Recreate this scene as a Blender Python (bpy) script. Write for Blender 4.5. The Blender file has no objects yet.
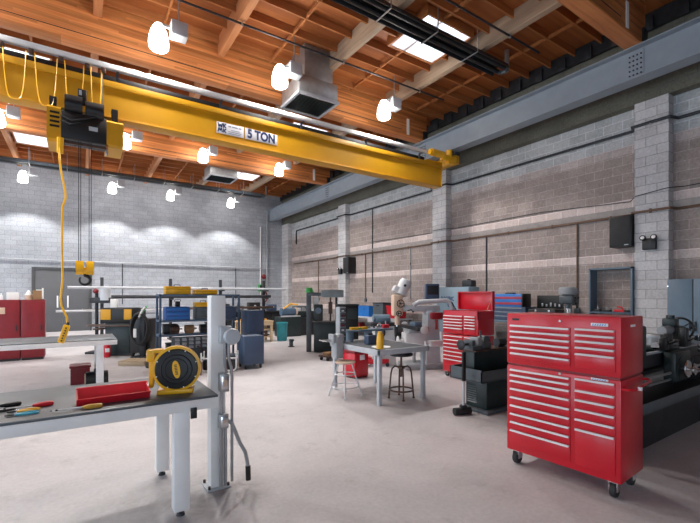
import bpy, bmesh, math, random
from mathutils import Vector, Matrix, Euler
random.seed(7)
C = bpy.context.scene.collection
PI = math.pi

# ------------------------------------------------------------------ mesh builder
class MB:
    def __init__(s): s.bm = bmesh.new()
    def box(s, x0, x1, y0, y1, z0, z1, bev=0.0, seg=2):
        r = bmesh.ops.create_cube(s.bm, size=1.0)
        vs = r['verts']
        for v in vs:
            v.co = Vector(((x0+x1)/2+v.co.x*(x1-x0), (y0+y1)/2+v.co.y*(y1-y0), (z0+z1)/2+v.co.z*(z1-z0)))
        if bev > 0:
            es = list({e for v in vs for e in v.link_edges})
            bmesh.ops.bevel(s.bm, geom=es, offset=bev, segments=seg, affect='EDGES', profile=0.5)
        return s
    def cyl(s, p0, p1, r, r2=None, n=16, caps=True):
        p0, p1 = Vector(p0), Vector(p1)
        d = p1-p0; L = d.length
        if L < 1e-6: return s
        q = d.to_track_quat('Z', 'Y').to_matrix().to_4x4()
        M = Matrix.Translation((p0+p1)/2) @ q
        bmesh.ops.create_cone(s.bm, cap_ends=caps, cap_tris=False, segments=n, radius1=r,
                              radius2=r if r2 is None else r2, depth=L, matrix=M)
        return s
    def tube(s, pts, r, n=8, closed=False, caps=True):
        pts = [Vector(p) for p in pts]
        N = len(pts); rings = []
        up = None
        for i in range(N):
            if closed: t = (pts[(i+1) % N]-pts[i-1])
            elif i == 0: t = pts[1]-pts[0]
            elif i == N-1: t = pts[-1]-pts[-2]
            else: t = (pts[i+1]-pts[i]).normalized()+(pts[i]-pts[i-1]).normalized()
            t.normalize()
            if up is None:
                up = Vector((0, 0, 1)) if abs(t.z) < .9 else Vector((1, 0, 0))
            a = t.cross(up)
            if a.length < 1e-5: a = t.orthogonal()
            a.normalize(); b = a.cross(t).normalized(); up = b
            rr = r[i] if isinstance(r, (list, tuple)) else r
            rings.append([s.bm.verts.new(pts[i]+a*math.cos(2*PI*k/n)*rr+b*math.sin(2*PI*k/n)*rr) for k in range(n)])
        for i in range(N if closed else N-1):
            A, B = rings[i], rings[(i+1) % N]
            for k in range(n):
                s.bm.faces.new((A[k], A[(k+1) % n], B[(k+1) % n], B[k]))
        if caps and not closed:
            s.bm.faces.new(rings[0]); s.bm.faces.new(rings[-1][::-1])
        return s
    def lathe(s, prof, c=(0, 0, 0), axis='Z', n=24, M=None):
        rings = []
        for (r, h) in prof:
            ring = []
            for k in range(n):
                a = 2*PI*k/n
                x, y, z = r*math.cos(a), r*math.sin(a), h
                if axis == 'X': p = Vector((z, x, y))
                elif axis == 'Y': p = Vector((x, z, y))
                else: p = Vector((x, y, z))
                p = p+Vector(c)
                if M: p = M @ p
                ring.append(s.bm.verts.new(p))
            rings.append(ring)
        for A, B in zip(rings, rings[1:]):
            for k in range(n):
                s.bm.faces.new((A[k], A[(k+1) % n], B[(k+1) % n], B[k]))
        for R in (rings[0], rings[-1]):
            try: s.bm.faces.new(R)
            except Exception: pass
        return s
    def ball(s, c, r, sx=1, sy=1, sz=1, u=16, v=10):
        M = Matrix.Translation(c) @ Matrix.Diagonal((sx*r, sy*r, sz*r, 1))
        bmesh.ops.create_uvsphere(s.bm, u_segments=u, v_segments=v, radius=1, matrix=M)
        return s
    def prism(s, poly, a, b, axis='X'):
        """poly: 2D outline; axis X -> poly is (y,z); Y -> (x,z); Z -> (x,y)"""
        def P(p, t):
            if axis == 'X': return Vector((t, p[0], p[1]))
            if axis == 'Y': return Vector((p[0], t, p[1]))
            return Vector((p[0], p[1], t))
        A = [s.bm.verts.new(P(p, a)) for p in poly]; B = [s.bm.verts.new(P(p, b)) for p in poly]
        n = len(poly)
        s.bm.faces.new(A); s.bm.faces.new(B[::-1])
        for k in range(n): s.bm.faces.new((A[k], B[k], B[(k+1) % n], A[(k+1) % n]))
        return s
    def xf(s, M):
        bmesh.ops.transform(s.bm, matrix=M, verts=s.bm.verts); return s
    def mesh(s, name, m, smooth=35):
        bmesh.ops.recalc_face_normals(s.bm, faces=s.bm.faces)
        me = bpy.data.meshes.new(name); s.bm.to_mesh(me); s.bm.free()
        if m: me.materials.append(m)
        if smooth:
            for p in me.polygons: p.use_smooth = True
            try: me.set_sharp_from_angle(angle=math.radians(smooth))
            except Exception: pass
        return me
    def build(s, name, m, parent=None, loc=(0, 0, 0), rot=(0, 0, 0)):
        o = bpy.data.objects.new(name, s.mesh(name, m)); C.objects.link(o)
        o.location = loc; o.rotation_euler = rot
        if parent: o.parent = parent
        return o

def tag(o, label, cat, group=None):
    o['label'] = label; o['category'] = cat
    if group: o['group'] = group
    elif 'group' in o: del o['group']
    return o
def thing(name, label, cat, loc=(0, 0, 0), rz=0, group=None):
    o = bpy.data.objects.new(name, None); C.objects.link(o); o.empty_display_size = .1
    o.location = loc; o.rotation_euler = (0, 0, rz)
    return tag(o, label, cat, group)
def struct(o): o['kind'] = 'structure'; return o
def dup(root, loc, rz=None, label=None, group=None, scale=None):
    def cp(o, par):
        c = o.copy(); C.objects.link(c); c.parent = par
        for ch in o.children: cp(ch, c)
        return c
    r = cp(root, None); r.location = loc
    if rz is not None: r.rotation_euler = (0, 0, rz)
    if scale: r.scale = scale
    if label: r['label'] = label
    if group: r['group'] = group
    return r
def B(x0, x1, y0, y1, z0, z1, bev=0.0): return MB().box(x0, x1, y0, y1, z0, z1, bev)
def arc(c, r, a0, a1, n=10, plane='XZ'):
    out = []
    for k in range(n+1):
        a = a0+(a1-a0)*k/n
        u, v = r*math.cos(a), r*math.sin(a)
        out.append((c[0]+u, c[1], c[2]+v) if plane == 'XZ' else (c[0], c[1]+u, c[2]+v) if plane == 'YZ' else (c[0]+u, c[1]+v, c[2]))
    return out
def text(name, body, size, m, parent, loc, rot, ext=.002, sx=1.0, off=.022):
    cu = bpy.data.curves.new(name, 'FONT'); cu.body = body; cu.size = size; cu.extrude = ext; cu.offset = size*off
    cu.align_x = 'CENTER'; cu.align_y = 'CENTER'
    t = bpy.data.objects.new('tmp', cu); C.objects.link(t)
    bpy.context.view_layer.update()
    me = bpy.data.meshes.new_from_object(t.evaluated_get(bpy.context.evaluated_depsgraph_get()))
    bpy.data.objects.remove(t); bpy.data.curves.remove(cu)
    me.materials.clear(); me.materials.append(m)
    o = bpy.data.objects.new(name, me); C.objects.link(o)
    o.location = loc; o.rotation_euler = rot; o.scale = (sx, 1, 1); o.parent = parent
    return o

# ------------------------------------------------------------------ materials
def nodes(name):
    m = bpy.data.materials.new(name); m.use_nodes = True
    nt = m.node_tree; b = nt.nodes['Principled BSDF']
    return m, nt, b
def N(nt, t, **kw):
    n = nt.nodes.new(t)
    for k, v in kw.items():
        if k in n.inputs: n.inputs[k].default_value = v
        else: setattr(n, k, v)
    return n
def mix(nt, fac, a, b, blend='MIX'):
    n = nt.nodes.new('ShaderNodeMix'); n.data_type = 'RGBA'; n.blend_type = blend
    for i, v in ((0, fac), (6, a), (7, b)):
        if hasattr(v, 'is_linked') or hasattr(v, 'links'): nt.links.new(v, n.inputs[i])
        else: n.inputs[i].default_value = v if i == 0 else (*v, 1) if len(v) == 3 else v
    return n.outputs[2]
def mat(name, col, rough=.5, metal=0.0, var=.12, scale=6.0, bump=0.0, spec=.5, coat=0.0):
    m, nt, b = nodes(name)
    tc = N(nt, 'ShaderNodeTexCoord')
    nz = N(nt, 'ShaderNodeTexNoise', Scale=scale, Detail=4.0)
    nt.links.new(tc.outputs['Object'], nz.inputs['Vector'])
    lo = tuple(c*(1-var) for c in col); hi = tuple(min(1, c*(1+var)) for c in col)
    rp = N(nt, 'ShaderNodeMapRange'); rp.inputs[1].default_value = .3; rp.inputs[2].default_value = .7
    nt.links.new(nz.outputs['Fac'], rp.inputs[0])
    nt.links.new(mix(nt, rp.outputs[0], lo, hi), b.inputs['Base Color'])
    b.inputs['Roughness'].default_value = rough; b.inputs['Metallic'].default_value = metal
    b.inputs['Specular IOR Level'].default_value = spec
    if coat: b.inputs['Coat Weight'].default_value = coat; b.inputs['Coat Roughness'].default_value = .1
    if bump:
        bp = N(nt, 'ShaderNodeBump', Strength=bump, Distance=.01)
        nz2 = N(nt, 'ShaderNodeTexNoise', Scale=scale*8, Detail=3.0)
        nt.links.new(tc.outputs['Object'], nz2.inputs['Vector'])
        nt.links.new(nz2.outputs['Fac'], bp.inputs['Height']); nt.links.new(bp.outputs[0], b.inputs['Normal'])
    return m
def emit(name, col, st, transp=0.0):
    m = bpy.data.materials.new(name); m.use_nodes = True; nt = m.node_tree
    nt.nodes.clear(); out = N(nt, 'ShaderNodeOutputMaterial')
    e = N(nt, 'ShaderNodeEmission'); e.inputs[0].default_value = (*col, 1); e.inputs[1].default_value = st
    if transp:
        t = N(nt, 'ShaderNodeBsdfTransparent'); mx = N(nt, 'ShaderNodeMixShader'); mx.inputs[0].default_value = transp
        nt.links.new(e.outputs[0], mx.inputs[1]); nt.links.new(t.outputs[0], mx.inputs[2]); nt.links.new(mx.outputs[0], out.inputs[0])
    else: nt.links.new(e.outputs[0], out.inputs[0])
    return m

def block_mat(name, axis, ramp, zoff, mort, var=.10, rough=.9):
    """concrete masonry: running-bond blocks, colour by course height"""
    m, nt, b = nodes(name)
    tc = N(nt, 'ShaderNodeTexCoord'); sp = N(nt, 'ShaderNodeSeparateXYZ'); nt.links.new(tc.outputs['Object'], sp.inputs[0])
    cb = N(nt, 'ShaderNodeCombineXYZ')
    if axis == 'XY':
        ad = N(nt, 'ShaderNodeMath'); ad.operation = 'ADD'
        nt.links.new(sp.outputs[0], ad.inputs[0]); nt.links.new(sp.outputs[1], ad.inputs[1]); src = ad.outputs[0]
    else: src = sp.outputs['XYZ'.index(axis)]
    nt.links.new(src, cb.inputs[0])
    sb = N(nt, 'ShaderNodeMath'); sb.operation = 'SUBTRACT'; sb.inputs[1].default_value = zoff-2.032
    nt.links.new(sp.outputs[2], sb.inputs[0]); nt.links.new(sb.outputs[0], cb.inputs[1])
    bk = N(nt, 'ShaderNodeTexBrick', Scale=1.0)
    bk.inputs['Brick Width'].default_value = .4064; bk.inputs['Row Height'].default_value = .2032
    bk.inputs['Mortar Size'].default_value = .008; bk.inputs['Mortar Smooth'].default_value = .3; bk.inputs['Bias'].default_value = 0
    bk.inputs['Color1'].default_value = (1-var,)*3+(1,); bk.inputs['Color2'].default_value = (1+var,)*3+(1,)
    bk.inputs['Mortar'].default_value = (*mort, 1)
    nt.links.new(cb.outputs[0], bk.inputs['Vector'])
    mr = N(nt, 'ShaderNodeMath'); mr.operation = 'DIVIDE'; mr.inputs[1].default_value = 8.0; nt.links.new(sp.outputs[2], mr.inputs[0])
    cr = N(nt, 'ShaderNodeValToRGB'); cr.color_ramp.interpolation = 'CONSTANT'
    el = cr.color_ramp.elements
    while len(el) > 1: el.remove(el[-1])
    el[0].position = 0; el[0].color = (*ramp[0][1], 1)
    for z, c in ramp[1:]:
        e = el.new(z/8.0); e.color = (*c, 1)
    nt.links.new(mr.outputs[0], cr.inputs[0])
    nz = N(nt, 'ShaderNodeTexNoise', Scale=1.3, Detail=6.0, Roughness=.7); nt.links.new(tc.outputs['Object'], nz.inputs['Vector'])
    n2 = N(nt, 'ShaderNodeTexNoise', Scale=22.0, Detail=4.0); nt.links.new(tc.outputs['Object'], n2.inputs['Vector'])
    c1 = mix(nt, 1.0, cr.outputs[0], bk.outputs['Color'], 'MULTIPLY')
    c2 = mix(nt, .35, c1, nz.outputs['Fac'], 'OVERLAY')
    c3 = mix(nt, .35, c2, n2.outputs['Fac'], 'OVERLAY')
    nt.links.new(c3, b.inputs['Base Color']); b.inputs['Roughness'].default_value = rough; b.inputs['Specular IOR Level'].default_value = .2
    bp = N(nt, 'ShaderNodeBump', Strength=.5, Distance=.008)
    inv = N(nt, 'ShaderNodeMath'); inv.operation = 'SUBTRACT'; inv.inputs[0].default_value = 1.0
    nt.links.new(bk.outputs['Fac'], inv.inputs[1]); nt.links.new(inv.outputs[0], bp.inputs['Height']); nt.links.new(bp.outputs[0], b.inputs['Normal'])
    return m

def wood(name, c1, c2, axis='X', lam=0.0, rough=.55, sc=1.0, grain=.6):
    """planks/laminations: grain stretched along axis, optional lamination lines every lam m of height"""
    m, nt, b = nodes(name)
    tc = N(nt, 'ShaderNodeTexCoord'); mp = N(nt, 'ShaderNodeMapping')
    s = [14*sc, 14*sc, 14*sc]; s['XYZ'.index(axis)] = .7*sc
    mp.inputs['Scale'].default_value = s
    nt.links.new(tc.outputs['Object'], mp.inputs['Vector'])
    nz = N(nt, 'ShaderNodeTexNoise', Scale=1.0, Detail=6.0, Roughness=.6, Distortion=.6); nt.links.new(mp.outputs[0], nz.inputs['Vector'])
    rp = N(nt, 'ShaderNodeMapRange'); rp.inputs[1].default_value = .32; rp.inputs[2].default_value = .68
    nt.links.new(nz.outputs['Fac'], rp.inputs[0])
    col = mix(nt, rp.outputs[0], c1, c2)
    if lam:
        sp = N(nt, 'ShaderNodeSeparateXYZ'); nt.links.new(tc.outputs['Object'], sp.inputs[0])
        dv = N(nt, 'ShaderNodeMath'); dv.operation = 'DIVIDE'; dv.inputs[1].default_value = lam; nt.links.new(sp.outputs[2], dv.inputs[0])
        fl = N(nt, 'ShaderNodeMath'); fl.operation = 'FLOOR'; nt.links.new(dv.outputs[0], fl.inputs[0])
        # boards of different length and tone in every lamination
        dx = N(nt, 'ShaderNodeMath'); dx.operation = 'MULTIPLY_ADD'; dx.inputs[1].default_value = .31
        nt.links.new(sp.outputs['XYZ'.index(axis)], dx.inputs[0])
        m7 = N(nt, 'ShaderNodeMath'); m7.operation = 'MULTIPLY'; m7.inputs[1].default_value = 7.37; nt.links.new(fl.outputs[0], m7.inputs[0]); nt.links.new(m7.outputs[0], dx.inputs[2])
        f2 = N(nt, 'ShaderNodeMath'); f2.operation = 'FLOOR'; nt.links.new(dx.outputs[0], f2.inputs[0])
        cv = N(nt, 'ShaderNodeCombineXYZ'); nt.links.new(fl.outputs[0], cv.inputs[0]); nt.links.new(f2.outputs[0], cv.inputs[1])
        wn = N(nt, 'ShaderNodeTexWhiteNoise'); nt.links.new(cv.outputs[0], wn.inputs['Vector'])
        rr = N(nt, 'ShaderNodeMapRange'); rr.inputs[3].default_value = .68; rr.inputs[4].default_value = 1.3; nt.links.new(wn.outputs['Value'], rr.inputs[0])
        col = mix(nt, 1.0, col, rr.outputs[0], 'MULTIPLY')
    nt.links.new(col, b.inputs['Base Color']); b.inputs['Roughness'].default_value = rough; b.inputs['Specular IOR Level'].default_value = .3
    return m

LT = (.62, .525, .495); BR = (.345, .29, .268); GY = (.46, .475, .485)
M = {}
M['wallR'] = block_mat('split_face_block', 'Y', [(0, (.27, .245, .235)), (.958, LT), (1.161, BR), (2.38, LT), (2.583, BR), (3.48, (.36, .335, .32)), (3.60, LT),
                       (3.803, BR), (4.819, (.45, .39, .375)), (5.02, GY)], .145, (1.45, 1.45, 1.5))
M['wallB'] = block_mat('grey_block', 'X', [(0, (.385, .41, .45)), (7.9, (.4, .4, .4))], .145, (.72, .72, .74), var=.07)
M['wallH'] = block_mat('header_concrete_shaded', 'Y', [(0, (.16, .155, .125)), (7.9, (.16, .155, .125))], .145, (.85, .85, .85), var=.05)  # dark olive tone holds the runway beam's shadow in the colour
M['pil'] = block_mat('pilaster_block', 'XY', [(0, (.56, .55, .56)), (7.9, (.55, .55, .55))], .145, (.6, .6, .6), var=.09)
M['glulam'] = wood('glulam', (.44, .145, .042), (.64, .255, .085), 'X', lam=.042)
M['deck'] = wood('roof_plywood', (.26, .075, .022), (.46, .155, .045), 'X', sc=.35)
M['purlin'] = wood('weathered_purlin', (.36, .25, .165), (.50, .37, .26), 'Y')
M['purlin_w'] = wood('warm_purlin', (.45, .18, .075), (.62, .28, .12), 'Y')
M['joist'] = wood('joist_wood', (.34, .115, .035), (.48, .19, .065), 'X')
M['steel_blue'] = mat('painted_blue_steel', (.28, .325, .375), .45, .0, .06, 3)
M['steel'] = mat('galvanised_steel', (.40, .41, .42), .42, .7, .1, 10)
M['chrome'] = mat('chrome', (.75, .76, .78), .16, 1, .03, 10)
M['dark_steel'] = mat('dark_steel', (.034, .036, .041), .45, .4, .2, 8)
M['black'] = mat('black_plastic', (.007, .007, .008), .42, 0, .2, 8)
M['rubber'] = mat('black_rubber', (.022, .022, .024), .7, 0, .2, 8)
M['alu'] = mat('brushed_trim', (.62, .62, .64), .42, .25, .05, 10)
M['red'] = mat('red_enamel', (.54, .006, .018), .30, 0, .06, 4, coat=.15)
M['red_dk'] = mat('dark_red_paint', (.20, .012, .018), .35, 0, .15, 4)
M['red_pl'] = mat('red_plastic', (.70, .02, .035), .35, 0, .08, 6)
M['yellow'] = mat('crane_yellow', (.62, .305, .005), .45, 0, .06, 2)
M['yellow2'] = mat('yellow_plastic', (.88, .46, .010), .35, 0, .08, 6)
M['white'] = mat('white_paint', (.90, .89, .88), .4, 0, .05, 5)
M['offwhite'] = mat('machine_white', (.62, .63, .64), .4, 0, .08, 5)
M['grey'] = mat('grey_paint', (.33, .35, .37), .45, 0, .1, 6)
M['ltgrey'] = mat('light_grey_paint', (.48, .50, .53), .42, 0, .08, 6)
M['bench_top'] = mat('steel_bench_top', (.085, .10, .115), .40, .1, .25, 3)
M['blue'] = mat('blue_plastic', (.02, .10, .36), .4, 0, .15, 6)
M['bluegrey'] = mat('bluegrey_paint', (.115, .175, .235), .42, 0, .08, 4)
M['shelf_blue'] = mat('shelf_blue_paint', (.075, .13, .205), .42, 0, .1, 4)
M['navy'] = mat('navy_paint', (.058, .092, .16), .4, 0, .1, 4)
M['teal'] = mat('teal_paint', (.02, .22, .26), .45, 0, .15, 5)
M['mgreen'] = mat('machine_dark_green', (.016, .028, .029), .4, 0, .2, 5)
M['mgrey'] = mat('machine_slate', (.085, .105, .118), .42, 0, .15, 5)
M['green'] = mat('green_plastic', (.06, .40, .10), .4, 0, .1, 6)
M['brass'] = mat('wood_handle_amber', (.66, .34, .05), .35, 0, .15, 12)
M['ply'] = wood('bench_pine', (.45, .33, .20), (.58, .45, .30), 'X')
M['card'] = mat('cardboard', (.30, .17, .08), .8, 0, .12, 6)
M['brown'] = mat('brown_metal', (.10, .06, .045), .45, .4, .3, 12)
M['peach'] = mat('machine_beige', (.62, .46, .34), .5, 0, .1, 6)
M['door'] = mat('door_grey', (.105, .11, .12), .5, 0, .06, 2)
M['cond'] = mat('brown_conduit', (.17, .10, .065), .5, .3, .15, 8)
M['sign'] = mat('sign_white', (.80, .80, .82), .4, 0, .02, 3)
M['ink'] = mat('navy_ink', (.012, .03, .12), .5, 0, .05, 3)
M['bluestripe'] = mat('bright_blue', (.02, .16, .50), .35, 0, .08, 5)
M['aqua'] = mat('aqua_plastic', (.05, .42, .55), .4, 0, .1, 8)
M['paper'] = mat('paper_white', (.80, .80, .78), .7, 0, .04, 8)
M['bulb'] = emit('lit_acrylic_bell', (1.0, .97, .92), 14.0, .2)
M['skypane'] = None
# ================================================================== SETTING
sc = bpy.context.scene
# ---- floor
def floor_mat():
    m, nt, b = nodes('polished_concrete')
    tc = N(nt, 'ShaderNodeTexCoord')
    n1 = N(nt, 'ShaderNodeTexNoise', Scale=.55, Detail=8.0, Roughness=.65, Distortion=.4); nt.links.new(tc.outputs['Object'], n1.inputs['Vector'])
    n2 = N(nt, 'ShaderNodeTexNoise', Scale=3.2, Detail=8.0, Roughness=.7); nt.links.new(tc.outputs['Object'], n2.inputs['Vector'])
    n3 = N(nt, 'ShaderNodeTexNoise', Scale=30.0, Detail=5.0); nt.links.new(tc.outputs['Object'], n3.inputs['Vector'])
    r1 = N(nt, 'ShaderNodeMapRange'); r1.inputs[1].default_value = .35; r1.inputs[2].default_value = .65; nt.links.new(n1.outputs['Fac'], r1.inputs[0])
    c = mix(nt, r1.outputs[0], (.44, .425, .44), (.60, .575, .585))
    r2 = N(nt, 'ShaderNodeMapRange'); r2.inputs[1].default_value = .56; r2.inputs[2].default_value = .75; nt.links.new(n2.outputs['Fac'], r2.inputs[0])
    sc_ = N(nt, 'ShaderNodeMath'); sc_.operation = 'MULTIPLY'; sc_.inputs[1].default_value = .55; nt.links.new(r2.outputs[0], sc_.inputs[0])
    c = mix(nt, sc_.outputs[0], c, (.30, .285, .29))
    c = mix(nt, .18, c, n3.outputs['Fac'], 'OVERLAY')
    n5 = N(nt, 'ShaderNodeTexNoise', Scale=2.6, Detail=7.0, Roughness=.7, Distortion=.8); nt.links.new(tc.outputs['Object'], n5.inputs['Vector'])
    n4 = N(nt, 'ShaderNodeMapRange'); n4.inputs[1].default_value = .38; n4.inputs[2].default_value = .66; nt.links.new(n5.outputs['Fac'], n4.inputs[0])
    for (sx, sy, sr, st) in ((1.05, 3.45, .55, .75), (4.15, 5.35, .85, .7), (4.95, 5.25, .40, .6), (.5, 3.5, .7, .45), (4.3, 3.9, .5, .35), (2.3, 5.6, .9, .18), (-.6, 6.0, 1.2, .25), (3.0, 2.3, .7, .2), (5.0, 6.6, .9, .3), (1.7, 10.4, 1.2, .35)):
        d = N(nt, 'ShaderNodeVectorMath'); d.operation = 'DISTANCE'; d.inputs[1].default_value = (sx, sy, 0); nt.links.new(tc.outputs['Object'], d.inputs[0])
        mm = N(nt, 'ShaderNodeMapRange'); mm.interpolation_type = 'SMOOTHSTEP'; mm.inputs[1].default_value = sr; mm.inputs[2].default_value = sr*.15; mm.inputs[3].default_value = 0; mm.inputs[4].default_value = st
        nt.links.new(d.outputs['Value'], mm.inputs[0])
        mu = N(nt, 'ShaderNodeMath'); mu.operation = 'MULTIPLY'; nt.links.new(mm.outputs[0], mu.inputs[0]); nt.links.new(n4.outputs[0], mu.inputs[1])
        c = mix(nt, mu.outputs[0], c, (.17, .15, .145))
    nt.links.new(c, b.inputs['Base Color'])
    rr = N(nt, 'ShaderNodeMapRange'); rr.inputs[3].default_value = .38; rr.inputs[4].default_value = .6; nt.links.new(n2.outputs['Fac'], rr.inputs[0])
    nt.links.new(rr.outputs[0], b.inputs['Roughness']); b.inputs['Specular IOR Level'].default_value = .35
    return m
X0, X1, Y0, Y1, ZD = -8.0, 10.6, -5.0, 22.5, 7.62
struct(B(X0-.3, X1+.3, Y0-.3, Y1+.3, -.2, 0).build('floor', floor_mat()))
# ---- right wall: recessed bays, header, pilasters
wr = struct(B(10.35, 10.65, Y0-.3, Y1, 0, 5.81).build('wall_right', M['wallR']))
B(10.10, 10.65, Y0-.3, Y1, 5.81, ZD).build('header', M['wallH'], wr)
PIL = [(-2.79, -2.17), (3.31, 3.93), (9.41, 10.03), (15.51, 16.13), (21.6, 22.5)]
for a, b in PIL:
    B(10.10, 10.35, a, b, 0, 5.81).build('pilaster', M['pil'], wr)
led = MB()
for (a, b) in zip(PIL, PIL[1:]):
    led.prism([(10.29, 3.60), (10.35, 3.60), (10.35, 3.48), (10.335, 3.48)], a[1], b[0], 'Y')
struct(led.build('trim_1', mat('ledge_block', (.40, .36, .34), .9, 0, .1, 8)))
# dark ledger with joist hangers along the header
ld = struct(B(10.0, 10.10, Y0, Y1, 7.25, 7.6).build('trim_2', M['dark_steel']))
for k in range(26):
    y = 2.4+k*.61
    B(9.93, 10.0, y-.09, y+.09, 7.2, 7.5, .01).build('joist_hanger', M['dark_steel'], ld)
# ---- back, left and rear walls
struct(B(X0, 10.65, Y1, Y1+.3, 0, ZD).build('wall_back', M['wallB']))
wl = MB()
OP = [(-4.2, -.4), (1.8, 5.6), (8.2, 12.0), (14.6, 18.4)]
ys = [Y0-.3]+[v for o in OP for v in o]+[Y1+.3]
for k in range(0, len(ys), 2): wl.box(X0-.3, X0, ys[k], ys[k+1], 0, 4.3)
wl.box(X0-.3, X0, Y0-.3, Y1+.3, 4.3, ZD)
struct(wl.build('wall_left', M['wallB']))
wb = MB()
wb.box(X0, -1.5, Y0-.3, Y0, 0, ZD); wb.box(1.0, 10.65, Y0-.3, Y0, 0, ZD); wb.box(-1.5, 1.0, Y0-.3, Y0, 3.0, ZD)
struct(wb.build('wall_rear', M['wallB']))
# ---- roof deck with skylight openings
SKY = [(5.98, 7.30, 6.06, 7.28), (-1.95, -.60, 18.5, 19.8), (5.98, 7.30, 18.7, 19.85), (5.98, 7.30, 12.3, 13.5), (-1.95, -.60, 6.06, 7.28), (-1.95, -.60, 12.3, 13.5)]  # last three openings are out of sight, added for the light they give
xs = sorted({X0-.3, X1+.3, *[v for s in SKY for v in s[:2]]}); yy = sorted({Y0-.3, Y1+.3, *[v for s in SKY for v in s[2:]]})
dk = MB()
for i in range(len(xs)-1):
    for j in range(len(yy)-1):
        cx, cy = (xs[i]+xs[i+1])/2, (yy[j]+yy[j+1])/2
        if any(s[0] < cx < s[1] and s[2] < cy < s[3] for s in SKY): continue
        dk.box(xs[i], xs[i+1], yy[j], yy[j+1], ZD, ZD+.05)
ceil = struct(dk.build('ceiling', M['deck']))
PX = [-7.01+2.44*k for k in range(7)]          # -7.01 ... 7.63
for k, x in enumerate(PX):
    for (ya, yb) in ((Y0, 3.45), (3.75, 9.55), (9.85, 15.65), (15.95, Y1)):
        B(x-.075, x+.075, ya+.01, yb-.01, 7.2, ZD-.005, .006).build('purlin', M['purlin_w'] if x < 4 else M['purlin'], ceil)
y = 3.95
while y < 22.3:
    if not any(abs(y-g) < .2 for g in (9.7, 15.8)):
        runs = [(X0, X1-.55)]
        for s in SKY:
            if s[2] < y < s[3]:
                nr = []
                for a, b in runs: nr += [(a, s[0]-.02), (s[1]+.02, b)] if a < s[0] < b else [(a, b)]
                runs = nr
        for a, b in runs: B(a, b, y-.022, y+.022, 7.44, ZD-.002).build('joist', M['joist'], ceil)
    y += .61
for x in [p+1.22 for p in PX[2:]]:
    for (ya, yb) in ((3.75, 9.55), (9.85, 15.65), (15.95, Y1)):
        B(x-.022, x+.022, ya, yb, 7.45, 7.52).build('nailer', M['joist'], ceil)
def glulam_parts():
    for yc in (3.6, 9.7, 15.8):
        g = struct(B(X0, 9.36, yc-.15, yc+.15, 6.6, ZD-.01, .008).build('beam', M['glulam']))
        B(8.5, 8.6, yc-.165, yc-.15, 6.66, 7.15).build('strap', M['white'], g)
        B(9.2, 9.36, yc-.19, yc-.15, 6.64, 6.9).build('saddle_plate', M['dark_steel'], g)
        B(X0+.2, 8.3, yc-.157, yc-.15, 6.77, 6.785).build('conduit_strip', M['dark_steel'], g)
glulam_parts()
# sheathed ends of roof against the header
# ---- skylights
def pane_mat():
    m = bpy.data.materials.new('skylight_acrylic'); m.use_nodes = True; nt = m.node_tree; nt.nodes.clear()
    o = N(nt, 'ShaderNodeOutputMaterial'); t = N(nt, 'ShaderNodeBsdfTransparent'); d = N(nt, 'ShaderNodeBsdfTranslucent'); mx = N(nt, 'ShaderNodeMixShader')
    d.inputs[0].default_value = (.95, .95, .95, 1); mx.inputs[0].default_value = .5
    nt.links.new(t.outputs[0], mx.inputs[1]); nt.links.new(d.outputs[0], mx.inputs[2]); nt.links.new(mx.outputs[0], o.inputs[0]); return m
PM = pane_mat()
for k, (a, b, c, d) in enumerate(SKY):
    w = MB()
    t = .05
    for q in ((a-t, a, c-t, d+t), (b, b+t, c-t, d+t), (a, b, c-t, c), (a, b, d, d+t)): w.box(q[0], q[1], q[2], q[3], 7.41, ZD+.25)
    o = struct(w.build('window_%d' % (k+1), M['joist']))
    B(a, b, c, d, 7.43, 7.44).build('pane', PM, o)
# ---- blue runway beam
rb = MB()
rb.box(9.16, 9.50, Y0, Y1-.02, 6.575, 6.60); rb.box(9.16, 9.50, Y0, Y1-.02, 5.95, 5.975); rb.box(9.317, 9.343, Y0, Y1-.02, 5.975, 6.575)
rbo = struct(rb.build('runway_beam', M['steel_blue']))
for yc in (3.6, 9.7, 15.8):
    p = B(9.298, 9.317, yc-.14, yc+.14, 6.02, 6.54).build('splice_plate', M['steel_blue'], rbo)
    bl = MB()
    for r in range(5):
        for q in range(4): bl.cyl((9.28, yc-.1+q*.067, 6.08+r*.095), (9.3, yc-.1+q*.067, 6.08+r*.095), .016, n=8)
    bl.build('bolt_group', M['dark_steel'], p)
    B(9.5, 10.1, yc-.1, yc+.1, 6.25, 6.42).build('bracket', M['steel_blue'], rbo)
# ---- double door in the back wall
dr = MB(); dr.box(-1.72, -1.62, 22.42, 22.5, 0, 2.88); dr.box(.40, .50, 22.42, 22.5, 0, 2.88); dr.box(-1.62, .40, 22.42, 22.5, 2.78, 2.88)
d1 = struct(dr.build('door_1', mat('door_frame', (.07, .075, .08), .5)))
for a, b, hx in ((-1.615, -.615, -.80), (-.605, .395, -.42)):
    l = B(a, b, 22.45, 22.5, .01, 2.775, .004).build('leaf', M['door'], d1)
    MB().box(hx-.03, hx+.03, 22.42, 22.45, 1.08, 1.62, .008).build('pull_handle', M['sign'], l)
MB().cyl((-.68, 22.45, .95), (-.68, 22.40, .95), .04, n=14).build('knob', M['chrome'], d1)
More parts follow.
